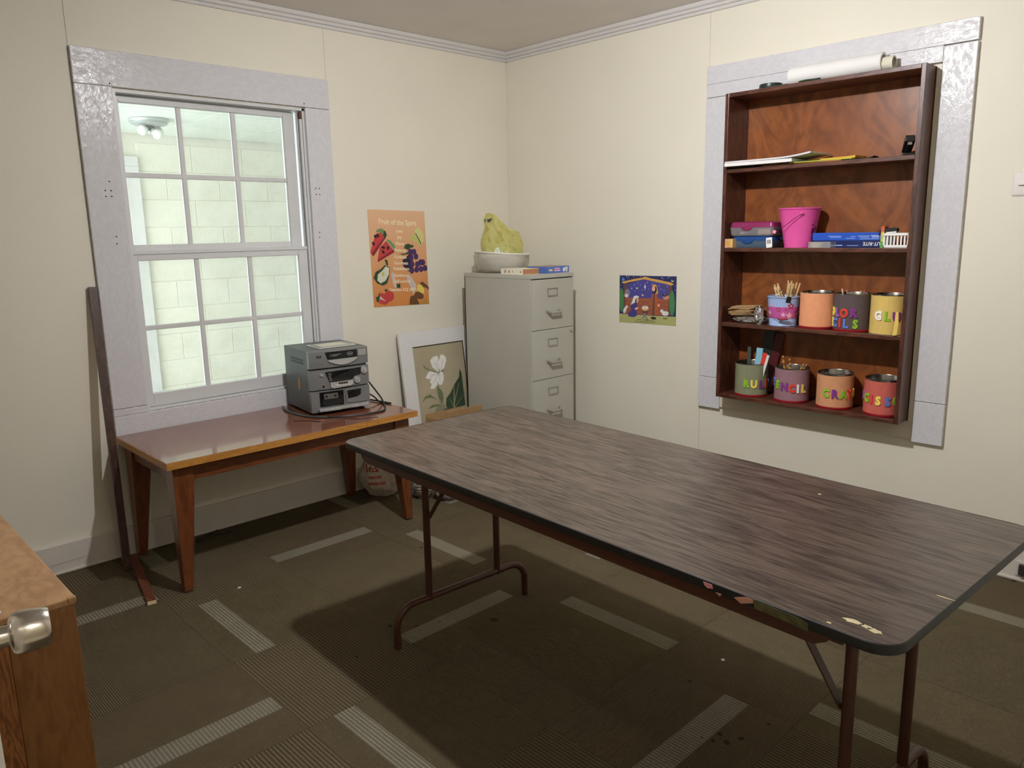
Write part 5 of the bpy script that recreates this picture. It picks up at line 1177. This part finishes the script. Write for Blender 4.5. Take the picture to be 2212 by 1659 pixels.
BG2 = film('grey_carrier_plastic', (150, 142, 140), .9, .3, .9, 22)
sb2 = thing('striped_bundle', (-1.055, -.375, CF), 'striped brown and cream cloth bundle in clear bag on the floor', 'bundle')
STRP = bpy.data.materials.new('striped_cloth'); STRP.use_nodes = True
n_, l_ = nt(STRP); wvn = n_.new('ShaderNodeTexWave'); wvn.inputs['Scale'].default_value = 22; wvn.inputs['Distortion'].default_value = 2.5; wvn.bands_direction = 'Z'
tcn = n_.new('ShaderNodeTexCoord'); l_.new(tcn.outputs['Object'], wvn.inputs['Vector']); rm2 = n_.new('ShaderNodeValToRGB'); rm2.color_ramp.interpolation = 'CONSTANT'
rm2.color_ramp.elements[0].color = srgb((58, 46, 34))+(1,); rm2.color_ramp.elements[1].color = srgb((196, 184, 158))+(1,); rm2.color_ramp.elements[1].position = .55
l_.new(wvn.outputs['Fac'], rm2.inputs[0]); l_.new(rm2.outputs[0], n_['Principled BSDF'].inputs['Base Color'])
MB().add(*blob((-1.050, -.385, .055), .05, .045, .055, 31, .12, 2, 4, zmin=CF), STRP).build('striped_cloth', STRP, sb2, smooth=True)
MB().add(*blob((-1.052, -.372, .085), .062, .055, .085, 32, .18, 2.4, 4, zmin=CF), film('clear_grey_wrap', (170, 164, 156), .30, .15, .9, 40)).build('wrap_film', None, sb2, smooth=True)
MB().add(*blob((-.955, -.500, .06), .085, .06, .06, 41, .2, 2.2, 4, zmin=CF), BG2).build('grey_bag', BG2, smooth=True, label='flat grey plastic bag on the floor in front of the cardboard box', cat='plastic bag')
LBC = mat('pale_blue_carton', (190, 200, 216), .6)
tis = thing('blue_carton', (-1.03, -.27, CF), 'small pale blue and white carton between the two floor bags', 'carton')
MB().box(-1.075, -1.015, -.30, -.262, CF, .095).build('carton_body', LBC, tis, bevel=.001)
MB().box(-1.0755, -1.0145, -.3005, -.2615, .055, .075).build('dark_band', mat('dark_carton_band', (60, 60, 66), .6), tis)

# ------------------------------------------------------------------ loose wooden strips, floor cable, litter
DM = wood('dark_moulding_wood', (52, 30, 24), (82, 52, 42), 8, (6, 6, 1), 4, .4, .2)
a_, b_2 = Vector((-2.517, -.195, CF+.004)), Vector((-2.470, -.017, 1.222))
ms = thing('wood_strip', (-2.517, -.195, CF), 'long dark brown wooden moulding leaning upright against the window frame', 'wood strip')
t_ = (b_2-a_).normalized(); u_ = t_.cross(Vector((0, 1, 0))).normalized()*-1; w2 = u_.cross(t_)
prf = [(-.016, -.006), (.016, -.006), (.016, .000), (.010, .004), (.004, .006), (-.006, .006), (-.012, .009), (-.016, .009)]
MB().loft([[tuple(p+u_*q[0]+w2*q[1]*s_) for q in prf] for p, s_ in ((a_, -1), (b_2, -1))], DM).build('moulding', DM, ms, smooth=True)
SM = wood('red_brown_strip_wood', (86, 44, 28), (116, 66, 44), 8, (6, 1, 6), 4, .5)
s2 = thing('wood_strip', (-2.50, -.33, CF), 'short reddish-brown wooden strip lying on the carpet by the low table leg', 'wood strip')
MB().bar((-2.452, -.060, CF+.008), (-2.557, -.600, CF+.008), .034, .015, SM).build('strip', SM, s2, bevel=.001)
CUT = mat('pale_cut_wood', (222, 202, 160), .7)
dd = (Vector((-2.557, -.600, 0))-Vector((-2.452, -.060, 0))).normalized()
e_ = Vector((-2.557, -.600, CF+.008))
MB().bar(tuple(e_-dd*.0002), tuple(e_+dd*.002), .033, .014, CUT).build('cut_end', CUT, s2)
MB().tube(bez([(-2.045, -.032, CF+.004), (-2.10, -.055, CF+.004), (-2.172, -.085, CF+.004), (-2.165, -.100, CF+.004), (-2.13, -.098, CF+.004), (-2.09, -.080, CF+.004), (-2.045, -.102, CF+.004), (-2.008, -.095, CF+.004)], 5), .0035, 8, BC).build('loose_cable', BC, smooth=True, label='short black cable lying on the carpet under the low table', cat='cable')
for i, (x, y, lb) in enumerate(((-2.252, -.712, 'tiny white paper scrap on the carpet in front of the low table'), (-1.358, -2.409, 'tiny white paper scrap on the carpet under the folding table'))):
    MB().prism([(x-.008, y-.003), (x+.006, y-.006), (x+.009, y+.003), (x, y+.006)], CF+.0005, CF+.0025).build('paper_scrap', PAPER, label=lb, cat='scrap')

# ------------------------------------------------------------------ switch, outlet
swp = thing('light_switch', (-.001, -2.834, 1.517), 'white light switch plate on the wall right of the shelf', 'switch')
SWM = mat('switch_plate_plastic', (226, 220, 214), .35, var=0)
ring2 = lambda ins, x: [(x, p[0], p[1]) for p in rrect(-2.894+ins, -2.774-ins, 1.517+ins, 1.604-ins, .004, 3)]
MB().loft([ring2(0, -.0006), ring2(.0005, -.003), ring2(.005, -.0065), ring2(.007, -.0068)], SWM).build('plate', SWM, swp, smooth=True)
for y in (-2.806, -2.862):
    MB().box(-.016, -.0066, y-.012, y+.012, 1.556, 1.564).build('toggle', SWM, swp, bevel=.002)
oj = thing('wall_jack', (-.019, -2.965, .03), 'dark cable jack mounted on the right baseboard', 'jack')
MB().box(-.024, -.0185, -3.0, -2.93, .028, .090).build('plate', mat('white_jack_plate', (214, 206, 200), .5), oj, bevel=.002)
MB().box(-.040, -.0242, -2.99, -2.942, .036, .082).build('socket_block', mat('dark_brown_jack', (56, 46, 46), .5), oj, bevel=.003)

# ------------------------------------------------------------------ wooden cabinet and door in the left foreground
MAP = wood('honey_maple_top', (166, 122, 80), (188, 146, 102), 4, (3, 1, 3), 4, .4, .15); MAPF = wood('orange_maple_front', (122, 78, 40), (140, 94, 52), 5, (5, 5, 1), 3, .4, .1)
MAPS = wood('grained_maple_stile', (112, 66, 34), (156, 100, 54), 6, (8, 8, 1), 5, .45)
wc = thing('wood_cabinet', (-3.43, -1.55, CF), 'honey-coloured wooden cabinet in the left foreground behind the door knob', 'cabinet')
cx0, cx1, cy0, cy1, cz = -3.76, -3.132, -2.050, -1.05, .752
MB().box(cx0, cx1+.002, cy0-.004, cy1, cz-.014, cz).build('cabinet_top', MAP, wc, bevel=.002)
MB().box(cx1-.012, cx1+.003, cy0-.006, cy0+.006, cz-.010, cz+.001).build('edge_lip', MAP, wc, bevel=.002)
MB().box(cx1-.018, cx1, cy0+.002, cy1, CF, cz-.0145).build('side_panel', MAPF, wc); MB().box(cx0, cx0+.018, cy0+.002, cy1, CF, cz-.0145).build('side_panel', MAPF, wc); MB().box(cx0+.018, cx1-.018, cy1-.01, cy1, CF, cz-.0145).build('back_panel', MAPF, wc)
MB().box(-3.246, cx1-.0005, cy0-.002, cy0+.016, CF, cz-.0145).build('front_panel', MAPF, wc, bevel=.001); MB().box(cx0+.018, -3.2465, cy0-.002, cy0+.016, CF, cz-.0145).build('front_panel', MAPS, wc, bevel=.001)
cpp = sheet('paper_sheet', -3.52, -3.248, -1.80, -2.035, cz+.0005, .003, PAPER, 1, 'white papers lying on the honey-coloured cabinet', 0)
dr_ = thing('door_1', (-3.484, -3.455, CF), kind=S, rz=R(-9))
DW = mat('white_door_paint', (222, 214, 200), .4, var=.02)
lfw = .945
MB().box(-.036, 0, 0, lfw, .006, 2.03).build('door_leaf', DW, dr_, bevel=.002, local=True)
SN = bpy.data.materials.new('satin_nickel'); SN.use_nodes = True
n_, l_ = nt(SN); b_ = n_['Principled BSDF']; b_.inputs['Base Color'].default_value = srgb((205, 198, 190))+(1,); b_.inputs['Metallic'].default_value = 1; b_.inputs['Roughness'].default_value = .22
no_ = n_.new('ShaderNodeTexNoise'); no_.inputs['Scale'].default_value = 40; mpn = n_.new('ShaderNodeMapping'); mpn.inputs['Scale'].default_value = (1, 1, 14); tcn = n_.new('ShaderNodeTexCoord'); l_.new(tcn.outputs['Object'], mpn.inputs[0]); l_.new(mpn.outputs[0], no_.inputs['Vector'])
mrn = n_.new('ShaderNodeMapRange'); mrn.inputs[3].default_value = .14; mrn.inputs[4].default_value = .34; l_.new(no_.outputs[0], mrn.inputs[0]); l_.new(mrn.outputs[0], b_.inputs['Roughness'])
kb = MB().lathe([(.032, 0), (.032, .004), (.026, .008), (.014, .010), (.0125, .024), (.0125, .026), (.0175, .0270), (.0222, .0285), (.0250, .032), (.0262, .038), (.0255, .050), (.0238, .060), (.0222, .0675), (.0208, .0690), (.017, .0690), (.0005, .068)], n=36, m=SN, X=basis((0, lfw-.065, .951), (0, 1, 0), (0, 0, 1), (1, 0, 0)))
kb.build('door_knob', SN, dr_, smooth=True, local=True)
MB().lathe([(.032, 0), (.032, .004), (.026, .008), (.013, .010), (.013, .03), (.024, .038), (.0255, .05), (.0235, .064), (.0005, .066)], n=30, m=SN, X=basis((-.036, lfw-.065, .951), (0, 1, 0), (0, 0, 1), (-1, 0, 0))).build('door_knob', SN, dr_, smooth=True, local=True)
